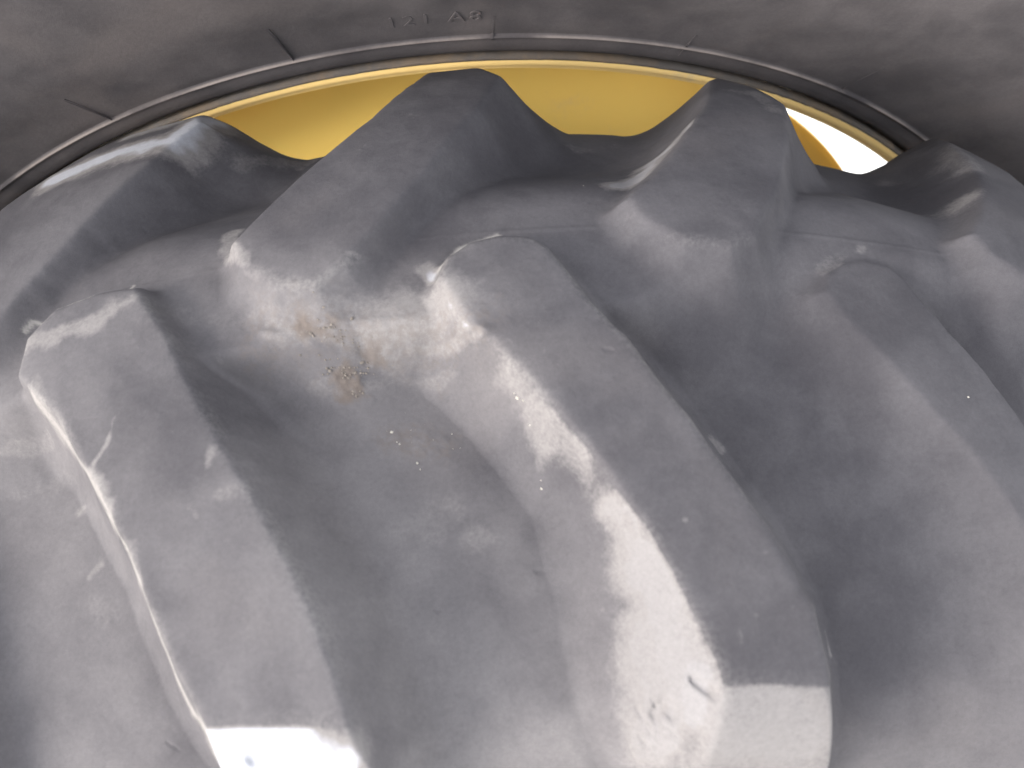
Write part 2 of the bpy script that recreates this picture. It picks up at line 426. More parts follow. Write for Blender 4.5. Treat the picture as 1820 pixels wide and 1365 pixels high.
# visible marks: dust drifts, scuffs and tone painted in for light, as strokes on the tread (u metres, v metres)
STROKES = [('dustSunF', [(-0.1152, -0.2252), (-0.1037, -0.2276), (-0.0909, -0.2288)], 0.012, 1.5), ('dust', [(-0.1254, -0.0248), (-0.0909, -0.026), (-0.0666, -0.026)], 0.008, 0.45), ('dustSunF', [(0.0435, -0.2), (0.0461, -0.2204), (0.0422, -0.2384)], 0.018, 0.9), ('film', [(-0.0896, -0.11), (-0.0742, -0.1664), (-0.055, -0.2072), (-0.0256, -0.2444)], 0.055, 0.85), ('film', [(-0.1382, -0.0428), (-0.0691, -0.068), (-0.0205, -0.0764)], 0.035, 0.5), ('film', [(-0.0218, -0.1436), (0.0064, -0.212)], 0.03, 0.6), ('film', [(-0.2854, -0.0512), (-0.2675, -0.122), (-0.2432, -0.2192)], 0.06, 0.6), ('film', [(-0.2202, -0.056), (-0.1677, -0.1364), (-0.1293, -0.2108)], 0.02, 0.35), ('film', [(-0.183, -0.0104), (-0.0922, -0.032), (-0.0282, -0.0404)], 0.03, 0.6), ('film', [(-0.0627, -0.2348), (0.0307, -0.2444)], 0.03, 0.8), ('dust', [(-0.032, -0.2312), (0.0256, -0.2456)], 0.02, 0.3), ('soil', [(-0.1306, -0.0296), (-0.1037, -0.038), (-0.064, -0.0416), (-0.0205, -0.0512)], 0.02, 0.4), ('soil', [(-0.1101, -0.0344), (-0.096, -0.0392), (-0.0896, -0.0428)], 0.008, 1.0), ('soil', [(-0.096, -0.0392), (-0.0922, -0.0476), (-0.0883, -0.0608)], 0.006, 1.0), ('soil', [(-0.0909, -0.044), (-0.0781, -0.0476)], 0.006, 0.8), ('soil', [(-0.064, -0.038), (-0.0371, -0.038)], 0.016, 0.4), ('soil', [(-0.0742, -0.0872), (-0.041, -0.0944)], 0.012, 0.45), ('dust', [(-0.3034, 0.1528), (-0.2611, 0.16), (-0.215, 0.1516), (-0.201, 0.1972)], 0.02, 1.25), ('dust', [(-0.2688, 0.1984), (-0.2266, 0.196)], 0.014, 1.0), ('dustT', [(-0.2752, -0.0116), (-0.2432, -0.0164), (-0.2163, -0.014), (-0.1971, -0.0044)], 0.009, 0.75), ('dust', [(-0.1818, -0.0092), (-0.1523, -0.0212)], 0.014, 0.4), ('dust', [(-0.1267, -0.0308), (-0.1037, -0.038), (-0.0832, -0.044)], 0.01, 0.6), ('dust', [(-0.0717, -0.0464), (-0.0486, -0.0464), (-0.0205, -0.0572)], 0.005, 0.7), ('dust', [(-0.0691, -0.0356), (-0.0512, -0.032), (-0.0333, -0.0308)], 0.024, 0.85), ('dust', [(-0.1754, -0.0104), (-0.1267, -0.0272)], 0.012, 0.4), ('dustSunF', [(-0.0422, -0.0128), (-0.0333, -0.0368), (-0.0243, -0.0488)], 0.009, 1.1), ('scuff', [(-0.0384, -0.0104), (-0.0269, 0.0064), (-0.0064, 0.0148)], 0.0025, 1.0), ('scuff', [(-0.2739, 0.0052), (-0.2701, 0.0112), (-0.2432, 0.0028), (-0.2214, 0.0052), (-0.2099, 0.0196)], 0.0016, 0.9), ('dust', [(-0.1574, 0.052), (-0.1549, 0.034), (-0.1382, 0.0064)], 0.006, 0.7), ('dust', [(-0.1357, 0.0004), (-0.1165, -0.0116), (-0.0998, -0.0176)], 0.005, 0.5), ('dust', [(0.0794, -0.0044), (0.0947, -0.0116)], 0.01, 0.2), ('dustSunF', [(0.1216, 0.1048), (0.1037, 0.0976), (0.0691, 0.0628)], 0.013, 1.0), ('dust', [(0.064, 0.0148)], 0.008, 0.5), ('dust', [(0.1613, 0.1624), (0.183, 0.1588), (0.1869, 0.136)], 0.012, 0.55), ('dust', [(0.3866, 0.1876), (0.3392, 0.1216)], 0.018, 0.5), ('dust', [(0.2995, 0.0676), (0.3136, 0.0772)], 0.011, 0.75), ('dustSunF', [(0.1766, -0.0044), (0.1907, 0.0052), (0.2074, 0.0136)], 0.006, 0.5), ('dust', [(-0.1779, 0.16), (-0.16, 0.1792), (-0.1421, 0.1888)], 0.011, 0.5), ('dust', [(0.0512, 0.16), (0.096, 0.1696)], 0.01, 0.4), ('dust', [(0.3034, 0.2032), (0.3315, 0.1588)], 0.014, 0.35), ('dustSunF', [(-0.0115, -0.074), (0.0026, -0.0956), (0.0205, -0.1208), (0.032, -0.1436)], 0.01, 0.72), ('dustSunF', [(0.032, -0.1436), (0.0422, -0.1652), (0.0512, -0.1868), (0.0602, -0.2036), (0.0653, -0.2168)], 0.011, 0.9), ('dustSunF', [(0.0397, -0.1472), (0.0486, -0.182), (0.0525, -0.2024), (0.0563, -0.2192), (0.0512, -0.2324)], 0.015, 0.92), ('dustSunF', [(0.0614, -0.2156), (0.0589, -0.2276)], 0.012, 0.95), ('dustSunF', [(0.0742, -0.2288), (0.1075, -0.23)], 0.04, 0.9), ('dustSunF', [(0.0717, -0.2216), (0.1139, -0.2228)], 0.016, 0.85), ('dustSunF', [(-0.1434, -0.224), (-0.128, -0.2252), (-0.1139, -0.2276)], 0.023, 1.5), ('scuff', [(-0.2509, -0.0476), (-0.2394, -0.0692), (-0.2074, -0.1064), (-0.1997, -0.1268), (-0.183, -0.1544), (-0.1805, -0.1796), (-0.1728, -0.2084), (-0.1485, -0.2228)], 0.003, 0.6), ('dust', [(-0.2509, -0.0476), (-0.2394, -0.0692), (-0.2074, -0.1064), (-0.1997, -0.1268), (-0.183, -0.1544), (-0.1805, -0.1796), (-0.1728, -0.2084)], 0.0075, 0.75), ('dust', [(-0.0614, -0.1376), (-0.0461, -0.1304)], 0.02, 0.4), ('dust', [(-0.0294, -0.1436)], 0.013, 0.5), ('dust', [(-0.2483, -0.0944), (-0.2522, -0.098)], 0.0045, 0.75), ('dust', [(-0.2342, -0.1292), (-0.2419, -0.134)], 0.0045, 0.75), ('dust', [(-0.1485, -0.1016), (-0.1498, -0.1088)], 0.006, 0.75), ('dust', [(-0.1421, -0.1232), (-0.1306, -0.122), (-0.128, -0.1304)], 0.004, 0.5), ('dust', [(-0.297, -0.0548), (-0.2662, -0.0548)], 0.004, 0.5), ('dust', [(-0.297, -0.0788), (-0.2598, -0.0776)], 0.007, 0.4), ('dust', [(-0.279, -0.116), (-0.2458, -0.1184)], 0.009, 0.35), ('dust', [(-0.2624, -0.146), (-0.2304, -0.1556)], 0.014, 0.35), ('dust', [(-0.1984, -0.074), (-0.201, -0.0872), (-0.2074, -0.0956)], 0.0025, 0.9), ('dust', [(-0.1088, -0.0584), (-0.0922, -0.0608), (-0.0678, -0.056), (-0.0371, -0.0608), (-0.009, -0.074)], 0.005, 0.45), ('dust', [(-0.0192, -0.0608), (-0.009, -0.0776)], 0.011, 0.4), ('film', [(-0.279, -0.1196), (-0.2432, -0.1832), (-0.233, -0.2108)], 0.05, 0.22), ('film', [(-0.0525, -0.2408), (0.0256, -0.242)], 0.03, 0.45), ('film', [(0.2419, -0.2024), (0.2483, -0.2312)], 0.05, 0.2), ('film', [(0.1728, -0.2564), (0.2266, -0.2576)], 0.03, 0.2), ('dust', [(0.0986, -0.1004), (0.1024, -0.1064)], 0.004, 0.5), ('dust', [(0.1446, -0.1964), (0.1459, -0.2108)], 0.0025, 0.6), ('dust', [(-0.1331, 0.2032), (-0.1434, 0.1744)], 0.004, 0.5), ('dust', [(-0.0794, 0.0832), (-0.0742, 0.0916)], 0.004, 0.5), ('dust', [(-0.0499, 0.1168), (-0.064, 0.1288)], 0.004, 0.35), ('ridge', [(-0.1306, -0.032), (-0.1114, -0.0416), (-0.0896, -0.0464), (-0.0666, -0.0476), (-0.0358, -0.0512), (-0.0192, -0.0572)], 0.0035, 0.0016), ('ridge', [(-0.1088, -0.0584), (-0.0858, -0.0596), (-0.0499, -0.056), (-0.009, -0.074)], 0.004, 0.0008), ('cut', [(0.0602, -0.2168), (0.064, -0.2192), (0.0666, -0.2204)], 0.0016, 0.0025), ('cut', [(0.0461, -0.2276), (0.0499, -0.224), (0.0525, -0.2264)], 0.0026, 0.0022), ('cut', [(-0.1344, -0.2252), (-0.1203, -0.2252)], 0.0014, 0.002), ('cut', [(-0.0819, -0.0416), (-0.0806, -0.0476)], 0.003, 0.0012), ('cut', [(0.0384, -0.2252), (0.041, -0.2288)], 0.000891081018032184, 0.00033765145689615964), ('cut', [(0.0474, -0.2312), (0.0486, -0.2324)], 0.0009672885757046073, 0.00034546880796856134), ('cut', [(0.0461, -0.2312), (0.0474, -0.2348)], 0.0008933992857190704, 0.0005951351149168641), ('cut', [(0.0589, -0.2276), (0.0614, -0.23)], 0.0009481079983350777, 0.0004170882996049948), ('cut', [(0.0358, -0.2432), (0.0371, -0.2468)], 0.0007569930010171684, 0.0006566844281780629), ('cut', [(0.0499, -0.2312), (0.0538, -0.2336)], 0.0006151730038312356, 0.0005827860382622493), ('cut', [(0.0448, -0.2228), (0.0474, -0.2264)], 0.0010657319273706773, 0.0003828764672324005), ('cut', [(0.0512, -0.2276), (0.0538, -0.2312)], 0.0009610824040710588, 0.00038748616982752177), ('cut', [(0.0563, -0.2348), (0.0589, -0.2372)], 0.0010100378750852676, 0.0004714291617193847), ('cut', [(0.055, -0.2396), (0.0563, -0.2408)], 0.001024884168733077, 0.00045757093305293404), ('cut', [(0.0486, -0.224), (0.0499, -0.2276)], 0.0007459893079939255, 0.0006484556599174356), ('cut', [(0.0422, -0.2324), (0.0448, -0.236)], 0.0009064547459512195, 0.00037865569590884947), ('cut', [(0.0397, -0.2372), (0.0435, -0.2408)], 0.0008834889372264561, 0.000668431870913172), ('cut', [(0.041, -0.2396), (0.0422, -0.242)], 0.0010821788604471398, 0.0005494770912424607), ('cut', [(0.0512, -0.242), (0.055, -0.2456)], 0.0009949587380442772, 0.00032163750314838607), ('cut', [(0.0448, -0.2228), (0.0461, -0.2252)], 0.0007069334953460736, 0.0006434567728663618), ('cut', [(0.0384, -0.2264), (0.041, -0.23)], 0.0010247302055947684, 0.0006860925683349502), ('cut', [(0.0538, -0.2264), (0.055, -0.2288)], 0.0009529795214934435, 0.00032075301109065006), ('cut', [(-0.1779, -0.212), (-0.1574, -0.2156)], 0.0008678133124566661, 0.0004), ('cut', [(-0.1818, -0.2168), (-0.169, -0.2192)], 0.0006792598854454132, 0.0004), ('cut', [(-0.183, -0.206), (-0.169, -0.2096)], 0.0008144979702279247, 0.0004), ('cut', [(-0.1715, -0.2132), (-0.1562, -0.2144)], 0.0008110999732854013, 0.0004), ('cut', [(-0.1958, -0.2204), (-0.1907, -0.224)], 0.0007521892656531209, 0.0004), ('dust', [(0.0154, -0.0464), (0.0154, -0.0488)], 0.001, 0.3701913925756455), ('dust', [(-0.0243, -0.0524), (-0.0218, -0.0548)], 0.001, 0.43597755183763676), ('dust', [(0.0141, -0.0776), (0.0154, -0.08)], 0.001, 0.4550347604067392), ('dust', [(-0.0166, -0.05), (-0.0166, -0.0524)], 0.001, 0.39288789578065764), ('dust', [(-0.0141, -0.0596), (-0.0128, -0.0608)], 0.001, 0.36060441288977096), ('dust', [(-0.0115, -0.0656), (-0.0128, -0.0656)], 0.001, 0.3781493639888728), ('dust', [(-0.0102, -0.0632), (-0.0102, -0.0644)], 0.001, 0.4829613558160488), ('dust', [(-0.0154, -0.026), (-0.0154, -0.0284)], 0.001, 0.3062789981648404), ('dust', [(-0.0051, -0.0788), (-0.0064, -0.08)], 0.001, 0.41703936025849253), ('dust', [(0.0102, -0.0872), (0.009, -0.0896)], 0.001, 0.47030013218137295), ('dust', [(-0.0269, -0.0524), (-0.0282, -0.0536)], 0.001, 0.48440775868172803), ('dust', [(0.0, -0.0164), (-0.0013, -0.0188)], 0.001, 0.4618259925579271), ('dust', [(-0.0179, -0.0608), (-0.0179, -0.062)], 0.001, 0.42597227700679674), ('dust', [(-0.0128, -0.0428), (-0.0115, -0.0452)], 0.001, 0.4459796402387649), ('dust', [(-0.0013, -0.0272), (-0.0013, -0.032)], 0.001, 0.39122946125836877), ('dust', [(0.0243, -0.0044), (0.0218, -0.02)], 0.001, 0.4215377403296273), ('dust', [(-0.0026, -0.0644), (-0.0013, -0.0668)], 0.001, 0.38680713969832325), ('dust', [(-0.0026, -0.0644), (-0.0038, -0.0668)], 0.001, 0.40375208005976404), ('dust', [(0.009, -0.0524), (0.0077, -0.0548)], 0.001, 0.464422073359368), ('dust', [(0.0013, -0.0632), (0.0013, -0.0656)], 0.001, 0.42972673255672), ('dust', [(-0.0269, -0.0632), (-0.0256, -0.0668)], 0.001, 0.2839194016074269), ('dust', [(-0.0256, -0.0656), (-0.0256, -0.0668)], 0.001, 0.3455536653800324), ('dust', [(0.0051, -0.0284), (0.0051, -0.032)], 0.001, 0.4301930423886582), ('dust', [(-0.0307, -0.0584), (-0.0294, -0.0608)], 0.001, 0.3905902145497892), ('dust', [(-0.0179, -0.0692), (-0.0179, -0.0704)], 0.001, 0.2920104259581895), ('dust', [(-0.0013, -0.08), (0.0, -0.0812)], 0.001, 0.4062171872117333), ('dust', [(0.0166, -0.032), (0.0166, -0.0356)], 0.001, 0.43452564897611046), ('dust', [(-0.0077, -0.062), (-0.0064, -0.0644)], 0.001, 0.4130183934338623), ('dust', [(-0.0026, -0.0668), (-0.0013, -0.068)], 0.001, 0.3586005551903041), ('dust', [(0.0179, -0.0308), (0.0166, -0.0332)], 0.001, 0.4630366052368702), ('dust', [(0.0205, -0.0356), (0.0205, -0.0368)], 0.001, 0.4000481144561422), ('dust', [(-0.0077, -0.0728), (-0.0077, -0.0752)], 0.001, 0.365987878849248), ('dust', [(0.0077, -0.074), (0.0102, -0.0764)], 0.001, 0.40240101559462965), ('dust', [(0.0, -0.0308), (0.0, -0.0344)], 0.001, 0.47722461180240844), ('dust', [(-0.0294, -0.0536), (-0.0294, -0.0548)], 0.001, 0.28485996106995387), ('dust', [(0.0064, -0.0836), (0.0064, -0.086)], 0.001, 0.37747174139219414), ('dust', [(0.009, -0.0704), (0.0077, -0.0728)], 0.001, 0.46692620417704533), ('dust', [(-0.0064, -0.0632), (-0.0051, -0.0668)], 0.001, 0.43347373611316176), ('dust', [(-0.0013, -0.0332), (-0.0026, -0.0368)], 0.001, 0.25262680374491486), ('dust', [(0.0013, -0.0788), (0.0013, -0.08)], 0.001, 0.34981170487182245), ('dust', [(0.0627, -0.1544)], 0.0015128990013131291, 0.43550610478117163), ('dust', [(0.0422, -0.2048)], 0.0010548947427927516, 0.4345595908075087), ('dust', [(0.0589, -0.1832)], 0.0010037121295148636, 0.3118189687824754), ('dust', [(0.0922, -0.1748)], 0.0019676427465756185, 0.2383558644896524), ('dust', [(0.0666, -0.1712)], 0.0010344751086161787, 0.40891478118991775), ('dust', [(0.0755, -0.128)], 0.0012669549712947404, 0.362729841095795), ('dust', [(0.041, -0.1268)], 0.0013647007268044308, 0.2646229518030705), ('dust', [(0.0973, -0.17)], 0.0020847563403018927, 0.3752443433851106), ('dust', [(0.0614, -0.1376)], 0.0011478938236546869, 0.26063588263286386), ('dust', [(0.0832, -0.1856)], 0.001355076991564068, 0.28605751934496315), ('dust', [(0.0973, -0.2096)], 0.001101658424495617, 0.21781719630664723), ('dust', [(0.1024, -0.1592)], 0.001510014417786301, 0.35839141592815327), ('dust', [(0.137, -0.0848)], 0.002154172463487139, 0.43951675258210066), ('dust', [(0.0704, -0.1556)], 0.001326760170784334, 0.3468711644680239), ('dust', [(0.0499, -0.1616)], 0.002085201101247421, 0.3265456048111687), ('dust', [(0.1421, -0.1016)], 0.002060221138782901, 0.23079790695359434), ('dust', [(0.0499, -0.182)], 0.0013623858785581395, 0.22972814041146755), ('dust', [(0.0397, -0.188)], 0.0010237189403294704, 0.21408581460855852), ('dust', [(0.128, -0.1892)], 0.001444521895882933, 0.24809379872417292), ('dust', [(0.1062, -0.1928)], 0.001802223616792831, 0.3325960031198739), ('dust', [(0.0717, -0.2108)], 0.0016267486316491522, 0.22100781200935518), ('dust', [(0.041, -0.1664)], 0.001879214869156403, 0.3570605145218299), ('dust', [(0.1293, -0.1184)], 0.0014453523706414039, 0.26633494372184396), ('dust', [(0.0704, -0.1304)], 0.002000965987480304, 0.2369569819442397), ('dust', [(0.0499, -0.1808)], 0.0014775055129205947, 0.2853171893024007), ('dust', [(0.1139, -0.2036)], 0.0012627315525664045, 0.23883608740469958), ('dust', [(0.0755, -0.1676)], 0.001416072485156196, 0.34785858428926286), ('dust', [(0.0883, -0.1952)], 0.0012906019255779417, 0.3612777884182163), ('dust', [(0.0448, -0.104)], 0.0010664252212971694, 0.2290934646103326), ('dust', [(0.1318, -0.1304)], 0.0015913845375301716, 0.3127249297790362), ('dust', [(-0.1126, -0.0428), (-0.1075, -0.05)], 0.001274083184330087, 0.25513410936017733), ('dust', [(-0.096, -0.1664), (-0.0934, -0.1712)], 0.0015089376580023765, 0.24895319186490703), ('dust', [(0.0013, -0.1472), (0.0051, -0.158)], 0.0021303463931704333, 0.16284970497252008), ('dust', [(-0.055, -0.0464), (-0.0512, -0.0524)], 0.001751291246064012, 0.2918335417703414), ('dust', [(-0.1408, -0.1736), (-0.1395, -0.1772)], 0.0018994645451249864, 0.1597655940965252), ('dust', [(-0.1114, -0.1736), (-0.1101, -0.176)], 0.0015022630893708477, 0.32753041105325365), ('dust', [(0.0115, -0.0704), (0.0154, -0.0776)], 0.0012877480461622706, 0.19855456634725296), ('dust', [(-0.169, -0.0848), (-0.1677, -0.0884)], 0.0015744031446296093, 0.3774190632737497), ('dust', [(0.0397, -0.1136), (0.041, -0.1172)], 0.0014984525488839831, 0.21580426732777028), ('dust', [(0.0781, -0.2), (0.0794, -0.2048)], 0.0019157117771472954, 0.39496641454154613), ('dust', [(-0.0653, -0.1292), (-0.064, -0.1328)], 0.0018081973212273248, 0.1650697898009824), ('dust', [(0.0141, -0.0836), (0.0154, -0.0932)], 0.0021172633046977283, 0.24747587913776586), ('dust', [(-0.0576, -0.1076), (-0.0538, -0.1172)], 0.0009620248574955312, 0.2311918783742633), ('dust', [(-0.1523, -0.0824), (-0.1472, -0.0944)], 0.0021724684044931593, 0.16703852738192138), ('dust', [(-0.0589, -0.1868), (-0.0563, -0.1916)], 0.0018953091845689525, 0.3660821506717242), ('dust', [(-0.1242, -0.1328), (-0.1216, -0.1364)], 0.0015429114675748997, 0.21319548663012267), ('dust', [(0.0691, -0.128), (0.0717, -0.134)], 0.0011668365306401263, 0.1665980756358086), ('dust', [(0.1613, -0.0788), (0.1638, -0.086)], 0.0008055425531162227, 0.3473327949154764), ('dust', [(-0.1562, -0.0368), (-0.1549, -0.0428)], 0.002100250844877565, 0.37427290901777605), ('dust', [(0.0678, -0.0488), (0.0691, -0.0512)], 0.0008149404882199346, 0.3610998183013173), ('dust', [(-0.0858, -0.1664), (-0.0819, -0.1736)], 0.0016956906130844755, 0.39319114104569464), ('dust', [(-0.0346, -0.1868), (-0.0333, -0.1928)], 0.0015088790119681507, 0.2575425526455304), ('dust', [(0.0256, -0.0992), (0.0282, -0.1064)], 0.0012303178063878544, 0.204178935269998), ('dust', [(-0.1344, -0.1736), (-0.1318, -0.1808)], 0.0017891118264769384, 0.30115309212132724), ('dust', [(-0.1498, -0.182), (-0.1459, -0.188)], 0.0009694955232269552, 0.33643821089136916), ('dust', [(-0.1242, -0.1952), (-0.1216, -0.2)], 0.0017146077658689906, 0.20745247251257928), ('dust', [(-0.0166, -0.0692), (-0.0141, -0.074)], 0.0010311861132196673, 0.25402539991925766), ('dust', [(-0.16, -0.0332), (-0.1549, -0.0428)], 0.0018178786681821422, 0.2569326591593706), ('dust', [(-0.1178, -0.0524), (-0.1152, -0.0596)], 0.001956568329824786, 0.2656153908407753), ('dust', [(0.0717, -0.1928), (0.073, -0.1964)], 0.0014537911800363713, 0.1900694936285614), ('dust', [(0.0102, -0.0704), (0.0115, -0.0752)], 0.0014687869049319993, 0.1953196383665972), ('dust', [(-0.1677, -0.1112), (-0.1638, -0.1184)], 0.0009745167295106914, 0.274567368553366), ('dust', [(-0.0832, -0.05), (-0.0806, -0.056)], 0.001223958414055456, 0.3283583072267166), ('dust', [(0.087, -0.0464), (0.0896, -0.0512)], 0.0016292218495942722, 0.2717419328371527), ('dust', [(0.0038, -0.0764), (0.0064, -0.08)], 0.0018443934460621002, 0.3208701602931253), ('dust', [(-0.0858, -0.1868), (-0.0845, -0.188)], 0.001322700847888009, 0.3171129141136827), ('dust', [(0.1318, -0.1388), (0.1357, -0.1448)], 0.0008235276107606786, 0.3545105374441456), ('dust', [(-0.0768, -0.0524), (-0.0717, -0.0596)], 0.0020689970287730204, 0.1961367374435993), ('dust', [(0.1139, -0.2012), (0.1152, -0.2036)], 0.001011729692836594, 0.2591059434986313), ('dust', [(-0.1178, -0.062), (-0.1126, -0.0704)], 0.000851028549293976, 0.38061451363214804), ('dust', [(-0.041, -0.1676), (-0.0371, -0.1772)], 0.0010538077593960343, 0.21382355148921872), ('dust', [(-0.0192, -0.1316), (-0.0166, -0.1352)], 0.0009247946332084861, 0.27554874126256623), ('dust', [(0.0653, -0.2), (0.0691, -0.2072)], 0.0021537606686332046, 0.22987736151959298), ('dust', [(-0.1318, -0.1784), (-0.1306, -0.1844)], 0.0021501458888775822, 0.26938444775859866), ('dust', [(-0.009, -0.0728), (-0.0038, -0.0824)], 0.0009445966944579878, 0.18437140900909255), ('dust', [(-0.1574, -0.1256), (-0.1536, -0.1316)], 0.002030597676089969, 0.3201523117933732), ('dust', [(0.0192, -0.1544), (0.0205, -0.1568)], 0.0009362869096583497, 0.3110230672881139), ('dust', [(-0.1152, -0.1064), (-0.1126, -0.1148)], 0.001142013461733649, 0.21682617139829044), ('dust', [(-0.1242, -0.1544), (-0.1242, -0.158)], 0.001179033142587057, 0.18717809629806526), ('dust', [(0.0141, -0.1112), (0.0154, -0.1148)], 0.0017020972567623432, 0.30900911485093296), ('dust', [(0.1011, -0.182), (0.1011, -0.188)], 0.0008048307723573002, 0.23160087807856325), ('dust', [(0.0499, -0.1244), (0.0512, -0.1268)], 0.0017052746062747987, 0.246288271644237), ('dust', [(0.1459, -0.0548), (0.1498, -0.0656)], 0.00134912093359994, 0.2656172991920869), ('dust', [(-0.0717, -0.0512), (-0.0678, -0.0596)], 0.0018742352170278112, 0.22743627747716116), ('dust', [(0.0269, -0.1844), (0.0269, -0.1868)], 0.0010297352569323972, 0.38905966601414665), ('dust', [(-0.0909, -0.1724), (-0.0883, -0.1808)], 0.0009094475747303802, 0.38349325870791745), ('dust', [(0.1152, -0.0872), (0.1165, -0.0896)], 0.0020115088544104347, 0.25363336971969913), ('dust', [(0.0448, -0.188), (0.0486, -0.1952)], 0.0009469790122802468, 0.18872485149028284), ('dust', [(-0.0333, -0.0836), (-0.032, -0.0872)], 0.0016721858052508734, 0.3404080874732065), ('dust', [(0.1421, -0.1184), (0.1459, -0.1256)], 0.0017118574171185131, 0.38075633355679517), ('cut', [(0.0102, -0.0968), (0.0115, -0.098)], 0.0008550420977343515, 0.0003286645756425378), ('cut', [(-0.0819, -0.0032), (-0.0794, -0.0032)], 0.0006635286334359574, 0.0005119632819266794), ('cut', [(0.0371, -0.0716), (0.041, -0.0716)], 0.0006229822088914195, 0.0005829398416287218), ('cut', [(-0.0026, -0.164), (0.0013, -0.164)], 0.0009268109873850486, 0.000559158819874065), ('cut', [(-0.0141, -0.0968), (-0.009, -0.0992)], 0.0007698629130473034, 0.0004897927363728819), ('cut', [(0.0474, 0.04), (0.0512, 0.0424)], 0.0007517956966536857, 0.00047693828500047303), ('cut', [(0.0026, -0.1184), (0.0051, -0.1184)], 0.0007314149798738485, 0.0005952386298159696), ('cut', [(-0.055, -0.1772), (-0.0525, -0.1784)], 0.0008706190757242142, 0.0006931624535701784), ('cut', [(-0.2227, 0.082), (-0.2214, 0.0832)], 0.0006083058433982165, 0.0006950861007813776), ('cut', [(-0.1421, -0.0776), (-0.1395, -0.0764)], 0.0006987575395621241, 0.0004168435025245189), ('cut', [(-0.0422, -0.0428), (-0.0397, -0.0428)], 0.0006325487524224778, 0.0006496436740449747), ('cut', [(0.1587, -0.1172), (0.16, -0.1196)], 0.0007450937591957942, 0.0004526352554646131)]   #STROKES#


def tread_field(TH, VV):
    """height, owner lug index, dust and scuff over arrays of theta and v"""
    U = TH * R
    # the casing carries a raised centre band that ties the lug noses together
    def sst(x):
        x = np.clip(x, 0, 1)
        return x * x * (3 - 2 * x)
    vj = VV + 0.004 * vnoise(U, VV, 0.05, 23)
    h = 0.030 * sst((vj + 0.062) / (0.028 + 0.05 * sst((U - 0.05) / 0.08))) * sst((0.135 - vj) / 0.10)
    own = np.full(U.shape, -1, np.int32)
    dedge = np.full(U.shape, 0.2)
    # hand-worn unevenness of the edges
    wob = 0.0011 * fbm(U, VV, 0.045, 11, 2) + 0.0007 * vnoise(U, VV, 0.008, 15) * np.clip(fbm(U, VV, 0.05, 19, 2) + 0.3, 0, 1)
    for li, poly in enumerate(lugs):
        P = np.array([(a * PD * R, b) for a, b, c in poly])
        Dp = np.array([c for a, b, c in poly])
        cx = P[:, 0].mean()
        du = (U - cx + math.pi * R) % (2 * math.pi * R) - math.pi * R
        q = np.nonzero((np.abs(du) < 0.24) & (VV > P[:, 1].min() - 0.08) & (VV < P[:, 1].max() + 0.08))
        if not len(q[0]):
            continue
        x = du[q] + cx
        y = VV[q]
        # lugs with one plain end edge get a flat, mitred end: run the flanks on past it and cut with a plane
        es = [i for i, (a, b, c) in enumerate(poly) if c is S_E]
        dend = None
        if len(es) == 1:
            i0, i1 = es[0], (es[0] + 1) % len(P)
            pa, pb = P[i0].copy(), P[i1].copy()
            e = (pb - pa) / np.linalg.norm(pb - pa)
            nrm = np.array([-e[1], e[0]])
            if nrm @ (P.mean(0) - pa) > 0:
                nrm = -nrm
            dend = (x - pa[0]) * nrm[0] + (y - pa[1]) * nrm[1]
            ua = P[i0] - P[i0 - 2]
            ub = P[i1] - P[(i1 + 2) % len(P)]
            P = P.copy()
            P[i0] = pa + ua / np.linalg.norm(ua) * 0.12
            P[i1] = pb + ub / np.linalg.norm(ub) * 0.12
        n = len(P)
        dist = np.empty((n, len(x)))
        inside = np.zeros(len(x), bool)
        for i in range(n):
            a, b = P[i], P[(i + 1) % n]
            e = b - a
            t = np.clip(((x - a[0]) * e[0] + (y - a[1]) * e[1]) / (e @ e), 0, 1)
            dist[i] = np.hypot(x - a[0] - t * e[0], y - a[1] - t * e[1])
            c = ((a[1] > y) != (b[1] > y))
            with np.errstate(divide='ignore', invalid='ignore'):
                xi = a[0] + (y - a[1]) * e[0] / (e[1] if e[1] else 1e-9)
            inside ^= c & (x < xi)
        # softened distance rounds the outline's corners
        dm = dist.min(0)
        sg = np.where(inside, -dm, dm)
        wts = np.exp(-(dist - dm) / 0.010)
        ws = wts.sum(0)
        D = (wts * Dp[:, 0:1]).sum(0) / ws
        ex = (wts * Dp[:, 1:2]).sum(0) / ws
        dd = sg + wob[q]
        rho = 0.0022
        d2 = (dd + np.sqrt(dd * dd + rho * rho)) / 2
        f = np.clip(1 - d2 / D, 0, 1) ** ex
        if dend is not None:
            de_ = dend + wob[q] * 0.7
            d3 = (de_ + np.sqrt(de_ * de_ + rho * rho)) / 2
            f2 = np.clip(1 - d3 / S_E[0], 0, 1) ** S_E[1]
            kk = 0.05
            f = np.minimum(f, f2) - np.maximum(kk - np.abs(f - f2), 0) ** 2 / (4 * kk) * np.clip(np.minimum(f, f2) / 0.1, 0, 1)
            dd = np.maximum(dd, de_)
        hv = f * HL * (0.66 if li == 7 else 1.0)      # right-hand lug lowered to darken it, shape standing in for shade
        cur = h[q]
        up = hv > cur
        # smooth union keeps the flanks of neighbours flowing into each other
        k = 0.008
        mx = np.maximum(cur, hv)
        sm = mx + np.maximum(k - np.abs(cur - hv), 0) ** 2 / (4 * k) * np.clip(np.minimum(cur, hv) / 0.003, 0, 1)
        h[q] = sm
        o = own[q]
        o[up & (hv > 0.0012)] = li
        own[q] = o
        de = dedge[q]
        dedge[q] = np.where(np.abs(dd) < np.abs(de), dd, de)
    return h, own, dedge


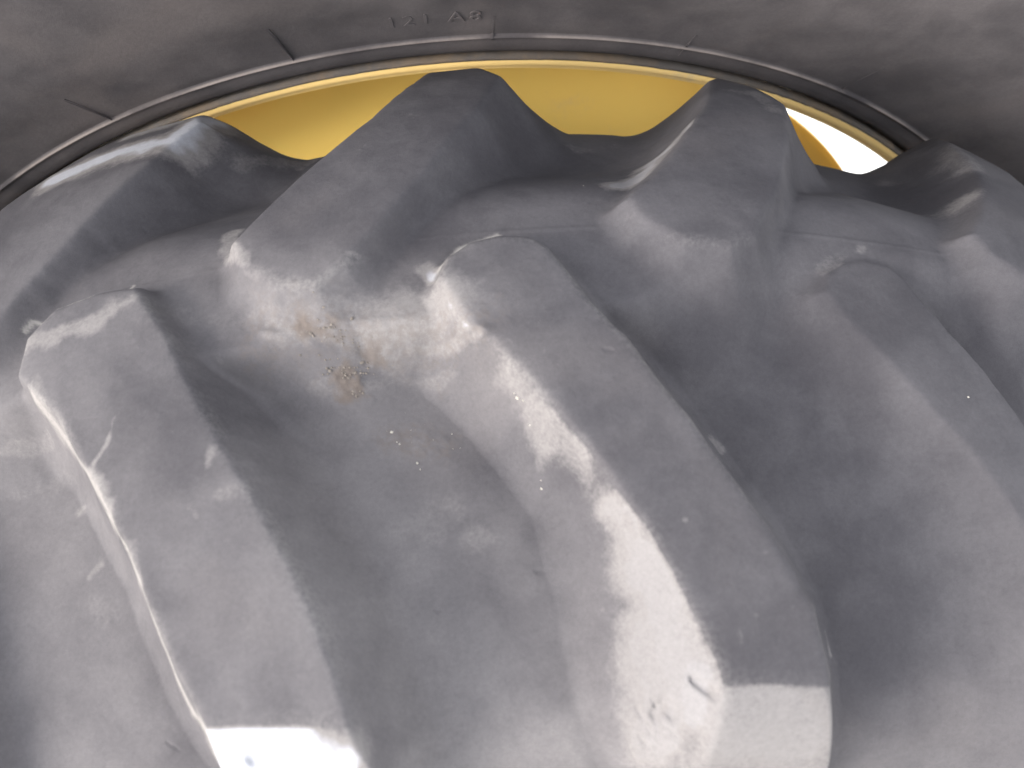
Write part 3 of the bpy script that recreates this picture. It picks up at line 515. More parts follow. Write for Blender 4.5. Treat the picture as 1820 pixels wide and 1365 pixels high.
def build_front_tyre(root):
    half = 2.05 * PD
    fine = np.arange(-half, half, 0.0011 / R)
    back = np.linspace(half, 2 * math.pi - half, 300)[:-1]
    th = np.concatenate([fine, back])
    v = np.concatenate([np.linspace(PV[0], -0.300, 24)[:-1], np.arange(-0.300, 0.262, 0.0011), np.linspace(0.262, PV[-1], 24)])
    TH, VV = np.meshgrid(th, v, indexing='ij')
    h, own, dedge = tread_field(TH, VV)
    U = TH * R
    # unevenness of the moulded, weathered rubber
    h = h + 0.0008 * fbm(U, VV, 0.07, 31, 2) + 0.00012 * fbm(U, VV, 0.010, 41, 3)
    # mould parting line along the middle of the tread
    ml = np.exp(-((VV - MOULD_V + 0.0006 * vnoise(U, VV * 0, 0.05, 5)) / 0.0011) ** 2)
    h = h + 0.0013 * ml * np.clip(1 - h / HL * 0.9, 0, 1) * (0.6 + 0.4 * vnoise(U, VV * 0, 0.03, 77))
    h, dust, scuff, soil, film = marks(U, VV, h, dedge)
    y, r, ny, nr = prof(VV)
    yy = y + ny * h
    rr = r + nr * h
    X = rr * np.sin(TH)
    Z = rr * np.cos(TH)
    P = np.stack([X, yy, Z], -1)
    # normals from the whole sheet so lugs and casing shade as one moulding
    du = np.roll(P, -1, 0) - np.roll(P, 1, 0)
    dv = np.gradient(P, axis=1)
    nm = np.cross(dv, du)
    nm /= np.linalg.norm(nm, axis=-1)[..., None] + 1e-12
    outw = np.stack([np.sin(TH) * nr, ny, np.cos(TH) * nr], -1)
    if (nm * outw).sum(-1).mean() < 0:
        nm = -nm
    nt_, nv_ = TH.shape
    i = np.arange(nt_)
    j = np.arange(nv_ - 1)
    I, J = np.meshgrid(i, j, indexing='ij')
    I2 = (I + 1) % nt_
    quads = np.stack([I * nv_ + J, I * nv_ + J + 1, I2 * nv_ + J + 1, I2 * nv_ + J], -1).reshape(-1, 4)
    # orientation
    Pf = P.reshape(-1, 3)
    q0 = quads[len(quads) // 2]
    fn = np.cross(Pf[q0[1]] - Pf[q0[0]], Pf[q0[3]] - Pf[q0[0]])
    if fn @ outw.reshape(-1, 3)[q0[0]] < 0:
        quads = quads[:, ::-1]
    nf = nm.reshape(-1, 3)
    df, sf, so, fi = dust.ravel(), scuff.ravel(), soil.ravel(), film.ravel()
    fo = own.ravel()[quads]
    fown = np.where((fo >= 0).all(1), fo.max(1), -1)

    def sub(name, mask, parent):
        qs = quads[mask]
        ids, inv = np.unique(qs, return_inverse=True)
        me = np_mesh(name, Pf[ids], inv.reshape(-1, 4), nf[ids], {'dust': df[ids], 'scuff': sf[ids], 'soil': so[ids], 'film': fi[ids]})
        return link(name, me, M_FRONT, parent)
    cas = sub('tyre', fown == -1, root)
    for li in range(len(lugs)):
        mk = fown == li
        if mk.any():
            sub('lug', mk, cas)
    return cas


MOULD_V = 0.0185


def seg_dist(x, y, a, b):
    e = (b[0] - a[0], b[1] - a[1])
    L = e[0] ** 2 + e[1] ** 2 + 1e-12
    t = np.clip(((x - a[0]) * e[0] + (y - a[1]) * e[1]) / L, 0, 1)
    return np.hypot(x - a[0] - t * e[0], y - a[1] - t * e[1])


def marks(U, V, h, dedge):
    dust = np.zeros_like(U)  # real dust plus the sunlit white painted on flanks and ends
    scuff = np.zeros_like(U)
    soil = np.zeros_like(U)
    film = np.zeros_like(U)
    # dust rubbed onto lug edges
    e = np.exp(-(dedge / 0.0035) ** 2) * np.clip(0.5 + 0.9 * fbm(U, V, 0.035, 51, 4), 0, 1) * (V < 0.0) * np.clip((0.14 - U) / 0.05, 0, 1)
    scuff = np.maximum(scuff, 0.25 * e)
    warp = 0.006 * fbm(U, V, 0.022, 61, 4)
    for kind, pts, wd, amt in STROKES:
        P = np.array(pts)
        m = wd * 3 + 0.02
        q = np.nonzero((U > P[:, 0].min() - m) & (U < P[:, 0].max() + m) & (V > P[:, 1].min() - m) & (V < P[:, 1].max() + m))
        if not len(q[0]):
            continue
        x, y = U[q], V[q]
        d = np.full(len(x), 9.0)
        if len(P) == 1:
            d = np.hypot(x - P[0, 0], y - P[0, 1])
        for a, b in zip(P[:-1], P[1:]):
            d = np.minimum(d, seg_dist(x, y, a, b))
        if kind in ('dust', 'dustSunF', 'dustT'):
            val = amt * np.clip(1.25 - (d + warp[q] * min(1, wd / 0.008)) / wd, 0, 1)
            if kind == 'dustSunF':                     # flanks and ends only: pale dust with sunlit white painted in
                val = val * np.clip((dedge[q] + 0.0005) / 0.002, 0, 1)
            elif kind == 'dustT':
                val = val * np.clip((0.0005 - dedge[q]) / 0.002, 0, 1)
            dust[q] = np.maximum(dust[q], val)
        elif kind == 'scuff':
            val = amt * np.clip(1.3 - (d + warp[q] * min(1, wd / 0.012)) / wd, 0, 1)
            scuff[q] = np.maximum(scuff[q], val)
        elif kind == 'film':
            film[q] = np.maximum(film[q], amt * np.exp(-(np.maximum(d + warp[q] * 1.5, 0) / wd) ** 2))  # soft dust whose colour also lightens grooves lying in shade
        elif kind == 'soil':
            soil[q] = np.maximum(soil[q], amt * np.clip(1.2 - (d + 1.6 * warp[q]) / wd, 0, 1))
        elif kind == 'ridge':
            h[q] += amt * np.exp(-(d / wd) ** 2)
        elif kind == 'cut':
            h[q] -= amt * np.exp(-(d / wd) ** 4)
    # caked soil stands up in little lumps
    q = np.nonzero(soil > 0.02)
    h[q] += soil[q] * (0.0011 * np.clip(fbm(U[q], V[q], 0.007, 83, 3) + 0.15, 0, 1) + 0.0007 * np.clip(vnoise(U[q], V[q], 0.0025, 89), 0, 1))
    return h, dust, scuff, soil, film


front = thing('tractor_wheel', 'dusty grey tractor tyre in the foreground with deep slanting lugs', 'wheel', (0, 0, -0.8))
front_off = Vector((0, 0, 0.8))


def lathe(profile, segs, a0=0.0, a1=2 * math.pi):
    """profile of (y, r) points spun round the Y axis -> verts, quads"""
    pr = np.array(profile)
    closed = abs(a1 - a0 - 2 * math.pi) < 1e-6
    a = np.linspace(a0, a1, segs, endpoint=not closed)
    A, Rr = np.meshgrid(a, pr[:, 1], indexing='ij')
    Y = np.broadcast_to(pr[:, 0], A.shape)
    P = np.stack([Rr * np.sin(A), Y, Rr * np.cos(A)], -1).reshape(-1, 3)
    n, m = A.shape
    I, J = np.meshgrid(np.arange(n if closed else n - 1), np.arange(m - 1), indexing='ij')
    I2 = (I + 1) % n
    q = np.stack([I * m + J, I * m + J + 1, I2 * m + J + 1, I2 * m + J], -1).reshape(-1, 4)
    return P, q


def smooth_profile(pts, k=8):
    P = [np.array(p, float) for p in pts]
    P = [2 * P[0] - P[1]] + P + [2 * P[-1] - P[-2]]
    out = []
    for i in range(1, len(P) - 2):
        for s in range(k):
            t = s / k
            a, b, c, d = P[i - 1], P[i], P[i + 1], P[i + 2]
            out.append(0.5 * (2 * b + (c - a) * t + (2 * a - 5 * b + 4 * c - d) * t * t + (3 * b - a - 3 * c + d) * t ** 3))
    out.append(P[-2])
    return out


tyre = build_front_tyre(front)
tyre.location = front_off
# the foreground wheel's own rim and disc, hidden from here by its tread
P, q = lathe(smooth_profile([(-0.222, 0.447), (-0.226, 0.438), (-0.218, 0.430), (-0.19, 0.425), (-0.12, 0.40), (0.08, 0.40), (0.15, 0.425), (0.178, 0.430), (0.186, 0.438), (0.182, 0.447)], 6), 200)
o = link('rim', np_mesh('rim', P, q), M_YEL, front)
o.location = front_off
P, q = lathe(smooth_profile([(0.02, 0.401), (0.015, 0.36), (-0.03, 0.28), (-0.04, 0.18), (-0.06, 0.12), (-0.062, 0.06), (-0.062, 0.001)], 6), 120)
o = link('wheel_disc', np_mesh('wheel_disc', P, q), M_DISC, front)
o.location = front_off

CRUMBS = [(-0.0909, -0.0392, 0.0014, 0), (-0.0896, -0.0548, 0.0022, 0), (-0.0934, -0.05, 0.0013, 0), (-0.087, -0.0392, 0.0019, 0), (-0.1011, -0.0356, 0.0016, 0), (-0.0845, -0.0356, 0.0014, 0), (-0.0909, -0.0452, 0.0013, 0), (-0.0909, -0.0428, 0.0022, 0), (-0.0845, -0.0368, 0.0007, 0), (-0.0922, -0.0524, 0.0017, 0), (-0.0832, -0.0428, 0.0011, 0), (-0.0858, -0.0464, 0.0019, 0), (-0.105, -0.0416, 0.0013, 0), (-0.0832, -0.0416, 0.0014, 0), (-0.0986, -0.0512, 0.0016, 0), (-0.0973, -0.0356, 0.0012, 0), (-0.0755, -0.0368, 0.0013, 0), (-0.0883, -0.0536, 0.0015, 0), (-0.0858, -0.0512, 0.002, 0), (-0.0934, -0.056, 0.0017, 0), (-0.0755, -0.0404, 0.002, 0), (-0.1011, -0.032, 0.0018, 0), (-0.0998, -0.0452, 0.0012, 0), (-0.0768, -0.0476, 0.0012, 0), (-0.0909, -0.0512, 0.0013, 0), (-0.0896, -0.0608, 0.002, 0), (-0.0909, -0.0404, 0.0019, 0), (-0.1011, -0.0212, 0.0014, 0), (-0.1037, -0.0536, 0.0017, 0), (-0.0986, -0.0356, 0.0018, 0), (-0.0986, -0.0392, 0.0016, 0), (-0.0909, -0.0452, 0.0017, 0), (-0.0819, -0.0596, 0.001, 0), (-0.0678, -0.05, 0.0021, 0), (-0.0986, -0.0452, 0.0017, 0), (-0.0922, -0.0512, 0.0019, 0), (-0.0998, -0.0416, 0.0019, 0), (-0.0845, -0.044, 0.0015, 0), (-0.0909, -0.038, 0.0011, 0), (-0.0768, -0.0452, 0.0017, 0), (-0.0998, -0.0524, 0.0023, 0), (-0.0947, -0.0476, 0.0013, 0), (-0.0768, -0.0548, 0.0013, 0), (-0.0806, -0.0488, 0.0018, 0), (-0.087, -0.0416, 0.0014, 0), (-0.0858, -0.0452, 0.0012, 0), (-0.073, -0.0476, 0.0014, 0), (-0.0986, -0.0476, 0.002, 0), (-0.0909, -0.0512, 0.001, 0), (-0.0934, -0.0404, 0.0016, 0), (-0.0845, -0.032, 0.0029, 0), (-0.0998, -0.0452, 0.002, 0), (-0.0845, -0.0476, 0.0005, 0), (-0.1024, -0.0464, 0.0013, 0), (-0.0973, -0.0272, 0.0021, 0), (-0.0858, -0.0404, 0.0016, 0), (-0.0909, -0.0368, 0.0015, 0), (-0.0909, -0.0488, 0.0021, 0), (-0.0909, -0.0416, 0.0018, 0), (-0.096, -0.0356, 0.0021, 0), (-0.096, -0.044, 0.0019, 0), (-0.1024, -0.0452, 0.0018, 0), (-0.0934, -0.0464, 0.0013, 0), (-0.1114, -0.0368, 0.0012, 0), (-0.0845, -0.0476, 0.0014, 0), (-0.0934, -0.0536, 0.0021, 0), (-0.0896, -0.0476, 0.0015, 0), (-0.0934, -0.0476, 0.0016, 0), (-0.087, -0.038, 0.0009, 0), (-0.1062, -0.0368, 0.0021, 0), (-0.0794, -0.0404, 0.001, 0), (-0.0858, -0.0488, 0.0011, 0), (-0.0832, -0.0476, 0.0021, 0), (-0.0896, -0.0512, 0.0017, 0), (-0.0998, -0.0404, 0.0013, 0), (-0.0832, -0.0392, 0.001, 0), (-0.087, -0.0536, 0.0022, 0), (-0.0794, -0.0368, 0.0013, 0), (-0.0973, -0.0428, 0.0007, 0), (-0.0922, -0.0464, 0.0012, 0), (-0.0922, -0.0524, 0.0016, 0), (-0.0832, -0.0536, 0.0018, 0), (-0.0883, -0.0428, 0.0021, 0), (-0.0947, -0.0392, 0.0019, 0), (-0.0986, -0.0452, 0.002, 0), (-0.0909, -0.0452, 0.002, 0), (-0.0832, -0.0356, 0.0011, 0), (-0.0806, -0.0488, 0.0008, 0), (-0.1037, -0.0416, 0.0012, 0), (-0.087, -0.0452, 0.0018, 0), (-0.1037, -0.0452, 0.0024, 0), (-0.1011, -0.0512, 0.002, 0), (-0.0858, -0.0452, 0.0011, 0), (-0.1011, -0.0476, 0.002, 0), (-0.0819, -0.0536, 0.002, 0), (-0.0934, -0.0356, 0.0017, 0), (-0.087, -0.0452, 0.001, 0), (-0.0947, -0.0344, 0.0017, 0), (-0.1011, -0.0404, 0.0017, 0), (-0.0922, -0.0548, 0.0012, 0), (-0.1139, -0.044, 0.0022, 0), (-0.0794, -0.0488, 0.0018, 0), (-0.0883, -0.0368, 0.0014, 0), (-0.0858, -0.0416, 0.0024, 0), (-0.105, -0.038, 0.0021, 0), (-0.0947, -0.0356, 0.0011, 0), (-0.1011, -0.0536, 0.0018, 0), (-0.0858, -0.0416, 0.002, 0), (-0.0896, -0.0392, 0.0014, 0), (-0.0909, -0.0524, 0.0016, 0), (-0.0858, -0.0632, 0.0009, 0), (-0.096, -0.0584, 0.0017, 0), (-0.0883, -0.056, 0.0012, 0), (-0.0845, -0.0536, 0.0019, 0), (-0.0947, -0.0512, 0.0015, 0), (-0.0909, -0.0572, 0.0014, 0), (-0.0909, -0.056, 0.0011, 0), (-0.096, -0.05, 0.0009, 0), (-0.0909, -0.056, 0.002, 0), (-0.0858, -0.062, 0.0022, 0), (-0.0896, -0.062, 0.0021, 0), (-0.0909, -0.056, 0.0021, 0), (-0.087, -0.0596, 0.0017, 0), (-0.0832, -0.0536, 0.0017, 0), (-0.0896, -0.0572, 0.0006, 0), (-0.0858, -0.0596, 0.0018, 0), (-0.0883, -0.0572, 0.0009, 0), (-0.0922, -0.0536, 0.0013, 0), (-0.0806, -0.0512, 0.002, 0), (-0.0973, -0.0512, 0.0014, 0), (-0.0806, -0.0524, 0.0009, 0), (-0.0845, -0.0548, 0.0008, 0), (-0.0934, -0.0524, 0.0015, 0), (-0.0832, -0.0488, 0.0028, 0), (-0.087, -0.0536, 0.0018, 0), (-0.0883, -0.0644, 0.0021, 0), (-0.0896, -0.0536, 0.0011, 0), (-0.0896, -0.0572, 0.001, 0), (-0.0781, -0.0536, 0.0013, 0), (-0.0806, -0.0476, 0.0009, 0), (-0.0845, -0.0548, 0.0014, 0), (-0.0845, -0.0524, 0.0013, 0), (-0.0947, -0.0476, 0.0022, 0), (-0.0934, -0.0524, 0.0023, 0), (-0.0806, -0.0524, 0.0011, 0), (-0.087, -0.0512, 0.0018, 0), (-0.087, -0.056, 0.0019, 0), (-0.0845, -0.0632, 0.0023, 0), (-0.0986, -0.0584, 0.0008, 0), (-0.0973, -0.0572, 0.001, 0), (-0.0909, -0.0596, 0.001, 0), (-0.0934, -0.056, 0.0022, 0), (-0.0832, -0.0488, 0.001, 0), (-0.0896, -0.0632, 0.002, 0), (-0.0832, -0.0596, 0.0012, 0), (-0.0845, -0.0572, 0.0008, 0), (-0.0883, -0.0572, 0.0008, 0), (-0.0832, -0.0584, 0.002, 0), (-0.0922, -0.0548, 0.0023, 0), (-0.0819, -0.0512, 0.0016, 0), (-0.0499, -0.0416, 0.001, 0), (-0.0576, -0.0344, 0.001, 0), (-0.0282, -0.0476, 0.0009, 0), (-0.0653, -0.038, 0.0005, 0), (-0.0614, -0.0332, 0.0008, 0), (-0.0435, -0.038, 0.0009, 0), (-0.0627, -0.0356, 0.0005, 0), (-0.0461, -0.0416, 0.0005, 0), (-0.0294, -0.0452, 0.0005, 0), (-0.0563, -0.0404, 0.0004, 0), (-0.0486, -0.0368, 0.0008, 0), (-0.0499, -0.0344, 0.0005, 0), (-0.0282, -0.0488, 0.001, 0), (-0.0282, -0.0488, 0.001, 0), (-0.0499, -0.0368, 0.001, 0), (-0.0525, -0.0356, 0.0007, 0), (-0.0512, -0.0428, 0.001, 0), (-0.0384, -0.044, 0.0006, 0), (-0.0563, -0.0368, 0.0008, 0), (-0.0653, -0.0332, 0.0006, 0), (-0.0627, -0.0356, 0.0005, 0), (-0.055, -0.038, 0.0008, 0), (-0.0333, -0.0428, 0.0007, 0), (-0.0307, -0.0416, 0.0008, 0), (-0.0614, -0.032, 0.001, 0), (-0.0397, -0.0392, 0.001, 0), (-0.0282, -0.0488, 0.0007, 0), (-0.0678, -0.0416, 0.0009, 0), (-0.0627, -0.038, 0.0006, 0), (-0.0282, -0.0464, 0.0005, 0), (-0.0294, -0.0452, 0.0005, 0), (-0.064, -0.0344, 0.0007, 0), (-0.0563, -0.0404, 0.001, 0), (-0.0602, -0.0332, 0.0009, 0), (-0.041, -0.0428, 0.0005, 0), (-0.0384, -0.038, 0.0005, 0), (-0.0525, -0.0416, 0.001, 0), (-0.032, -0.0428, 0.0007, 0), (-0.0589, -0.0356, 0.001, 0), (-0.0627, -0.0416, 0.0011, 0), (-0.0486, -0.0392, 0.0011, 0), (-0.0371, -0.044, 0.0009, 0), (-0.0653, -0.0404, 0.0009, 0), (-0.0525, -0.0332, 0.0006, 0), (-0.0448, -0.0368, 0.0008, 0), (-0.0512, -0.0404, 0.0011, 0), (-0.0666, -0.0392, 0.001, 0), (-0.0653, -0.038, 0.001, 0), (-0.0384, -0.0392, 0.0006, 0), (-0.0653, -0.038, 0.001, 0), (-0.0333, -0.0464, 0.0007, 0), (-0.0563, -0.0368, 0.0005, 0), (-0.0525, -0.032, 0.0007, 0), (-0.0346, -0.0416, 0.001, 0), (-0.0448, -0.0416, 0.0011, 0), (-0.0627, -0.038, 0.0005, 0), (-0.0614, -0.0404, 0.0004, 0), (-0.0435, -0.0428, 0.0007, 0), (-0.0384, -0.0368, 0.0009, 0), (-0.0358, -0.0428, 0.001, 0), (-0.0448, -0.0392, 0.0004, 0), (-0.0333, -0.0428, 0.0009, 0), (-0.0461, -0.0344, 0.0007, 0), (-0.0294, -0.0488, 0.0005, 0), (-0.0461, -0.0416, 0.0004, 0), (-0.0678, -0.0416, 0.0008, 0), (-0.0358, -0.0404, 0.0008, 0), (-0.0602, -0.0344, 0.0008, 0), (-0.032, -0.0452, 0.0004, 0), (-0.0666, -0.0404, 0.0007, 0), (-0.0589, -0.0356, 0.001, 0), (-0.0474, -0.0344, 0.0005, 0), (-0.0653, -0.0416, 0.0007, 0), (-0.0474, -0.0332, 0.0006, 0), (-0.0346, -0.0464, 0.0007, 0), (-0.0563, -0.0428, 0.0006, 0), (-0.055, -0.0344, 0.0007, 0), (-0.032, -0.0452, 0.001, 0), (-0.0538, -0.0404, 0.0005, 0), (-0.0474, -0.0368, 0.0006, 0), (-0.0358, -0.0392, 0.0008, 0), (-0.0525, -0.0416, 0.0006, 0), (-0.0525, -0.0404, 0.0006, 0), (-0.0371, -0.0452, 0.0007, 0), (-0.0448, -0.0332, 0.001, 0), (-0.0512, -0.0392, 0.0005, 0), (-0.0397, -0.0392, 0.0011, 0), (-0.0282, -0.0488, 0.0005, 0), (-0.055, -0.0392, 0.001, 0), (-0.0307, -0.0488, 0.0009, 0), (-0.0486, -0.0392, 0.0006, 0), (-0.0435, -0.038, 0.0008, 0), (-0.0653, -0.0332, 0.0009, 0), (-0.0486, -0.0356, 0.0011, 0), (-0.0666, -0.0416, 0.001, 0), (-0.0678, -0.0416, 0.0009, 0), (-0.0576, -0.0404, 0.0011, 0), (-0.064, -0.0368, 0.0005, 0), (-0.0307, -0.0428, 0.0005, 0), (-0.064, -0.0416, 0.0005, 0), (-0.0269, -0.044, 0.0007, 0), (-0.0614, -0.0344, 0.0005, 0), (-0.0435, -0.0356, 0.0006, 0), (-0.032, -0.0464, 0.0004, 0), (-0.0563, -0.0392, 0.0006, 0), (-0.0627, -0.0332, 0.0006, 0), (-0.041, -0.0392, 0.0006, 0), (-0.0602, -0.0368, 0.001, 0), (-0.0627, -0.0332, 0.0005, 0), (-0.0435, -0.0332, 0.0006, 0), (-0.0538, -0.038, 0.0007, 0), (-0.032, -0.0428, 0.0005, 0), (-0.0346, -0.0404, 0.0005, 0), (-0.0666, -0.0416, 0.0009, 0), (-0.041, -0.0356, 0.001, 0), (-0.064, -0.0404, 0.001, 0), (-0.0474, -0.0356, 0.0011, 0), (-0.064, -0.0356, 0.0008, 0), (-0.041, -0.0368, 0.0006, 0), (-0.0512, -0.0428, 0.0011, 0), (-0.0717, -0.0836, 0.0018, 1), (-0.0691, -0.0896, 0.0013, 1), (-0.0678, -0.0908, 0.0012, 1), (-0.0499, -0.0908, 0.0013, 1), (-0.0538, -0.0956, 0.001, 1), (-0.0397, -0.0884, 0.0013, 1), (-0.0397, -0.0968, 0.0017, 1), (-0.0358, -0.0968, 0.0015, 1), (-0.0589, -0.1028, 0.0021, 1), (-0.0576, -0.1064, 0.0016, 1), (-0.0051, -0.0872, 0.0024, 1), (-0.0026, -0.0896, 0.002, 1), (-0.0064, -0.0848, 0.0012, 1), (0.0038, -0.122, 0.0013, 1), (0.0038, -0.1256, 0.0019, 1), (0.0, -0.0992, 0.001, 1), (-0.023, -0.0668, 0.0013, 1), (0.2394, -0.0836, 0.0016, 1), (0.0474, 0.0616, 0.001, 1), (-0.041, -0.098, 0.0004, 1), (-0.0499, -0.0836, 0.0004, 0), (-0.064, -0.0728, 0.0004, 1), (-0.0397, -0.0848, 0.0004, 0), (-0.055, -0.0992, 0.0004, 1), (-0.0614, -0.092, 0.0004, 0), (-0.0512, -0.092, 0.0004, 0), (-0.0397, -0.0848, 0.0004, 1), (-0.0717, -0.086, 0.0004, 1), (-0.0717, -0.0824, 0.0004, 0), (-0.0589, -0.0752, 0.0004, 0), (-0.0691, -0.0836, 0.0004, 0), (-0.0614, -0.0848, 0.0004, 0), (-0.0525, -0.0908, 0.0004, 0), (-0.0563, -0.0824, 0.0004, 0), (-0.0576, -0.0896, 0.0004, 0), (-0.0525, -0.0872, 0.0004, 0), (-0.0653, -0.0812, 0.0004, 0), (-0.0742, -0.0824, 0.0004, 1), (-0.0717, -0.0848, 0.0004, 1), (-0.0614, -0.0848, 0.0004, 0), (-0.0538, -0.0812, 0.0004, 0), (-0.055, -0.0932, 0.0004, 0), (-0.0666, -0.0968, 0.0004, 0), (-0.0666, -0.0848, 0.0004, 0), (-0.0614, -0.0908, 0.0004, 1), (-0.0435, -0.0848, 0.0004, 0), (-0.0499, -0.0812, 0.0004, 0), (-0.0397, -0.0968, 0.0004, 0), (-0.0486, -0.0896, 0.0004, 0), (-0.0755, -0.08, 0.0004, 0), (-0.073, -0.0788, 0.0004, 0), (-0.0512, -0.086, 0.0004, 0), (-0.0678, -0.0764, 0.0004, 0), (-0.0602, -0.0872, 0.0004, 0), (-0.0678, -0.0944, 0.0004, 1), (-0.0563, -0.0944, 0.0004, 0), (-0.0589, -0.0836, 0.0004, 0), (-0.0448, -0.0836, 0.0004, 1), (-0.0614, -0.0836, 0.0004, 1), (-0.0576, -0.0872, 0.0004, 0), (-0.0614, -0.0872, 0.0004, 1), (-0.055, -0.0872, 0.0004, 1), (-0.0589, -0.0836, 0.0004, 0), (-0.0589, -0.0896, 0.0004, 0)]   #CRUMBS#


def build_crumbs(name, kind, m, label, cat):
    pts = [c for c in CRUMBS if c[3] == kind]
    u = np.array([c[0] for c in pts])
    v = np.array([c[1] for c in pts])
    TH, VV = u / R, v
    hh, _, _ = tread_field(TH, VV)
    y, r, ny, nr = prof(VV)
    pos = np.stack([(r + nr * hh) * np.sin(TH), y + ny * hh, (r + nr * hh) * np.cos(TH)], -1)
    rnd = random.Random(5)
    bm = bmesh.new()
    for p, c in zip(pos, pts):
        g = bmesh.ops.create_icosphere(bm, subdivisions=1, radius=c[2] * 0.34)['verts']
        sx, sy, sz = rnd.uniform(0.7, 1.5), rnd.uniform(0.7, 1.3), rnd.uniform(0.5, 0.9)
        ca, sa = math.cos(rnd.uniform(0, 6)), math.sin(rnd.uniform(0, 6))
        for vt in g:
            k = rnd.uniform(0.75, 1.2)
            x0, y0, z0 = vt.co.x * sx * k, vt.co.y * sy * k, vt.co.z * sz * k
            vt.co = (p[0] + x0 * ca - y0 * sa, p[1] + x0 * sa + y0 * ca, p[2] + z0 + c[2] * 0.3)
    me = bpy.data.meshes.new(name)
    bm.to_mesh(me)
    bm.free()
    o = link(name, me, m)
    o['label'] = label
    o['category'] = cat
    o['kind'] = 'stuff'
    return o


if CRUMBS:
    M_SOIL = paint('dry_tan_soil', (0.16, 0.136, 0.115), (0.09, 0.076, 0.065), 0.35, 0.65, 0.9)
    M_GRIT = paint('pale_grit', (0.36, 0.33, 0.28), (0.22, 0.19, 0.16), 0.45, 0.75, 0.5)
    build_crumbs('soil_crumbs', 0, M_SOIL, 'scatter of dry tan soil crumbs lying in the groove between two lugs', 'soil')
    build_crumbs('grit_grains', 1, M_GRIT, 'pale shiny grit grains stuck to the groove below the soil', 'grit')

# ------------------------------------------------------------------ rear wheel leaning behind
RR, RING = 0.587, 0.610
rear = thing('tractor_wheel', 'taller tyre on a yellow rim standing behind the lugged tyre', 'wheel', (-0.013, 0.309, 0.145))
rear.rotation_euler = (0.113, 0, 0.015)
RO = 0.925
prof_r = [(0.030, 0.5815), (0.012, 0.5822), (0.007, 0.5835), (0.006, 0.5875), (0.000, 0.5895), (-0.004, 0.5915), (-0.0052, 0.594)]
prof_r += smooth_profile([(-0.0055, 0.5945), (-0.0075, 0.600), (-0.0090, 0.6070)], 4)
prof_r += [(-0.0100, 0.6086), (-0.0116, 0.6094), (-0.0118, 0.6104), (-0.0104, 0.6114), (-0.0100, 0.6124)]
prof_r += smooth_profile([(-0.0102, 0.613), (-0.020, 0.640), (-0.038, 0.680), (-0.058, 0.735), (-0.066, 0.79), (-0.056, 0.845), (-0.030, 0.885), (0.02, 0.912), (0.12, 0.925),
                          (0.24, 0.925), (0.34, 0.912), (0.39, 0.885), (0.415, 0.845), (0.426, 0.79), (0.418, 0.735), (0.40, 0.68), (0.372, 0.62), (0.36, 0.587)], 8)
NARROW = 0.45                                 # a narrow row-crop section
prof_r = [(y if y < 0.035 else 0.035 + (y - 0.035) * NARROW, r) for y, r in prof_r]
P, q = lathe(prof_r, 900)
# gentle unevenness of the side wall
rr_ = np.hypot(P[:, 0], P[:, 2])
an_ = np.arctan2(P[:, 0], P[:, 2])
P[:, 1] += np.where(rr_ > 0.614, 0.0008 * fbm(an_ * 0.7, rr_, 0.07, 91, 3), 0)
rtyre = link('tyre', np_mesh('tyre', P, q[:, ::-1]), M_REAR, rear)


def side_y(r):
    a = np.array([p for p in prof_r if p[0] < 0.02 and p[1] >= 0.594])
    a = a[np.argsort(a[:, 1])]
    return float(np.interp(r, a[:, 1], a[:, 0]))


def side_patch(name, shapes, parent, lift=0.0011):
    """flat outlines (angle, r) raised on the side wall: prisms with depth"""
    bm = bmesh.new()
    for loop in shapes:
        top, bot = [], []
        for a, r in loop:
            yv = side_y(r)
            top.append(bm.verts.new((r * math.sin(a), yv - lift, r * math.cos(a))))
            bot.append(bm.verts.new((r * math.sin(a), yv + 0.002, r * math.cos(a))))
        n = len(loop)
        bm.faces.new(top)
        for i in range(n):
            bm.faces.new((top[i], bot[i], bot[(i + 1) % n], top[(i + 1) % n]))
    bmesh.ops.recalc_face_normals(bm, faces=bm.faces)
    me = bpy.data.meshes.new(name)
    bm.to_mesh(me)
    bm.free()
    return link(name, me, M_REAR, parent)


VENTS = [(-0.433, 0.608, 0.652), (-0.195, 0.606, 0.653), (0.031, 0.606, 0.634), (0.262, 0.600, 0.626), (0.495, 0.606, 0.648)]   #VENTS#
for a, r0, r1 in VENTS:
    wd = 0.0007
    side_patch('vent_rib', [[(a - wd / r, r) for r in np.linspace(r0, r1, 8)] + [(a + wd / r, r) for r in np.linspace(r1, r0, 8)]], rtyre, 0.0004)


def lettering(txt, a_mid, r0, size):
    cu = bpy.data.curves.new('lettering', 'FONT')
    cu.body = txt
    cu.size = size
    cu.align_x = 'CENTER'
    cu.extrude = 0.0005
    cu.bevel_depth = 0.0002
    cu.space_character = 1.35
    cu.resolution_u = 4
    ob = bpy.data.objects.new('lettering_tmp', cu)
    C.objects.link(ob)
    dg = bpy.context.evaluated_depsgraph_get()
    me = bpy.data.meshes.new_from_object(ob.evaluated_get(dg))
    bpy.data.objects.remove(ob)
    bpy.data.curves.remove(cu)
    me.name = 'lettering'
    for vtx in me.vertices:
        x, yv, z = vtx.co
        r = r0 + yv
        a = a_mid + x / r0
        vtx.co = (r * math.sin(a), side_y(r) - z, r * math.cos(a))
    me.materials.clear()
    o = link('lettering', me, M_REAR, rtyre)
    return o


lettering('121 A8', -0.032, 0.630, 0.0165)   #TEXT#

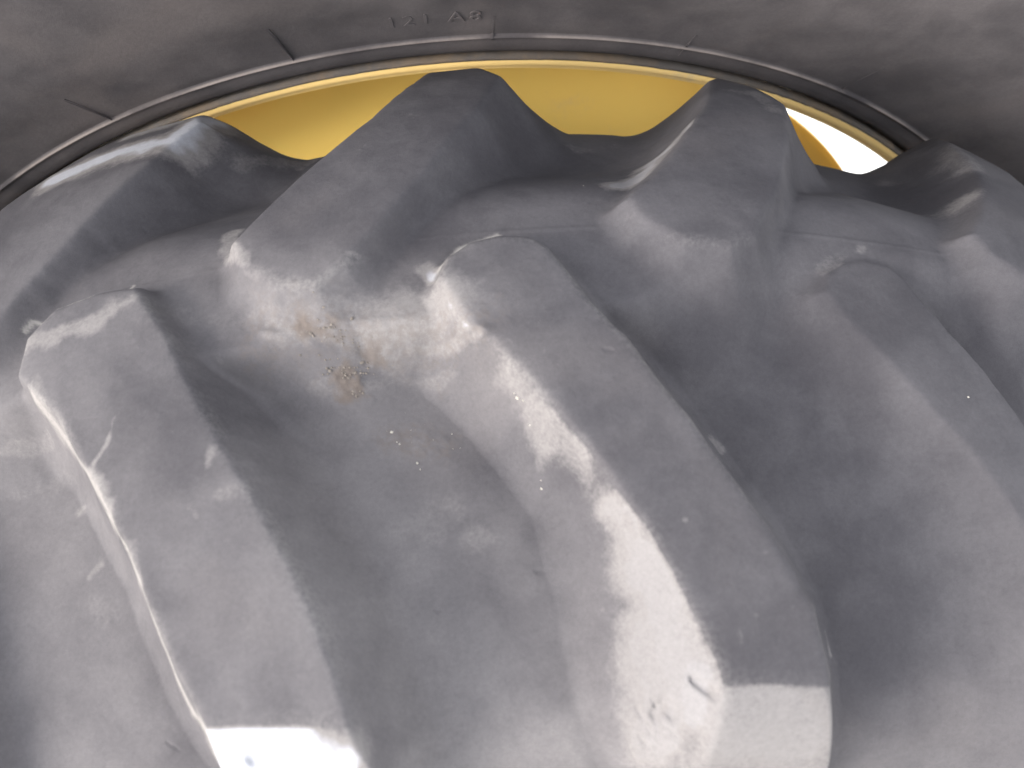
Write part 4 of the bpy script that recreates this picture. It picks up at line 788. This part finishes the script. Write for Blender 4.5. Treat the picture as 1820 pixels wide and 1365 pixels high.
# rim: dust-caked lip, yellow flange, well
lip = smooth_profile([(0.003, 0.5862), (-0.0010, 0.5864), (-0.0036, 0.5855), (-0.0044, 0.5842), (-0.0041, 0.5830)], 6)
rim_main = smooth_profile([(-0.0040, 0.5828), (-0.0036, 0.5785), (-0.0022, 0.5752)], 5) + smooth_profile([(-0.0008, 0.5738), (-0.0002, 0.5718), (0.004, 0.5695), (0.02, 0.5670), (0.035, 0.562), (0.06, 0.5570), (0.10, 0.5555), (0.145, 0.5535), (0.165, 0.557), (0.178, 0.578)], 6)
P, q = lathe(rim_main, 600)
rim = link('rim', np_mesh('rim', P, q[:, ::-1]), M_YEL, rear)
P, q = lathe(lip, 600)
# crusted edge
an_ = np.arctan2(P[:, 0], P[:, 2])
k = 1 + 0.0009 * vnoise(an_ * 0.587, P[:, 1], 0.006, 3)[:, None] * np.array([[1, 0, 1]])
P = P * k
link('rim_lip', np_mesh('rim_lip', P, q[:, ::-1]), M_LIP, rim)


def build_disc():
    na, nr_ = 480, 60
    a = np.linspace(0, 2 * math.pi, na, endpoint=False)
    s = np.linspace(0, 1, nr_)
    A, S = np.meshgrid(a, s, indexing='ij')
    ro = DISC_R + 0.0006 * np.sin(5 * A) 
    r = 0.10 + (ro - 0.10) * S
    y = np.interp(r, [0.1, 0.16, 0.22, 0.36, 0.44, 0.485, 0.51], [0.00, 0.00, 0.01, 0.048, 0.076, 0.093, 0.102])
    P = np.stack([r * np.sin(A), y, r * np.cos(A)], -1)
    Pb = P.copy()
    Pb[..., 1] += 0.005
    V = np.concatenate([P.reshape(-1, 3), Pb.reshape(-1, 3)])
    I, J = np.meshgrid(np.arange(na), np.arange(nr_ - 1), indexing='ij')
    I2 = (I + 1) % na
    q = np.stack([I * nr_ + J, I * nr_ + J + 1, I2 * nr_ + J + 1, I2 * nr_ + J], -1).reshape(-1, 4)
    n0 = na * nr_
    qb = q[:, ::-1] + n0
    i = np.arange(na)
    i2 = (i + 1) % na
    e = nr_ - 1
    edge = np.stack([i * nr_ + e, i * nr_ + e + n0, i2 * nr_ + e + n0, i2 * nr_ + e], -1)
    inn = np.stack([i * nr_, i2 * nr_, i2 * nr_ + n0, i * nr_ + n0], -1)
    return link('wheel_disc', np_mesh('wheel_disc', V, np.concatenate([q[:, ::-1], qb[:, ::-1], edge[:, ::-1], inn[:, ::-1]])), M_DISC, rear)


DISC_R = 0.504
build_disc()
P, q = lathe([(0.0, 0.13), (-0.03, 0.125), (-0.04, 0.11), (-0.04, 0.001)], 64)
link('hub_cap', np_mesh('hub_cap', P, q), M_YEL, rear)
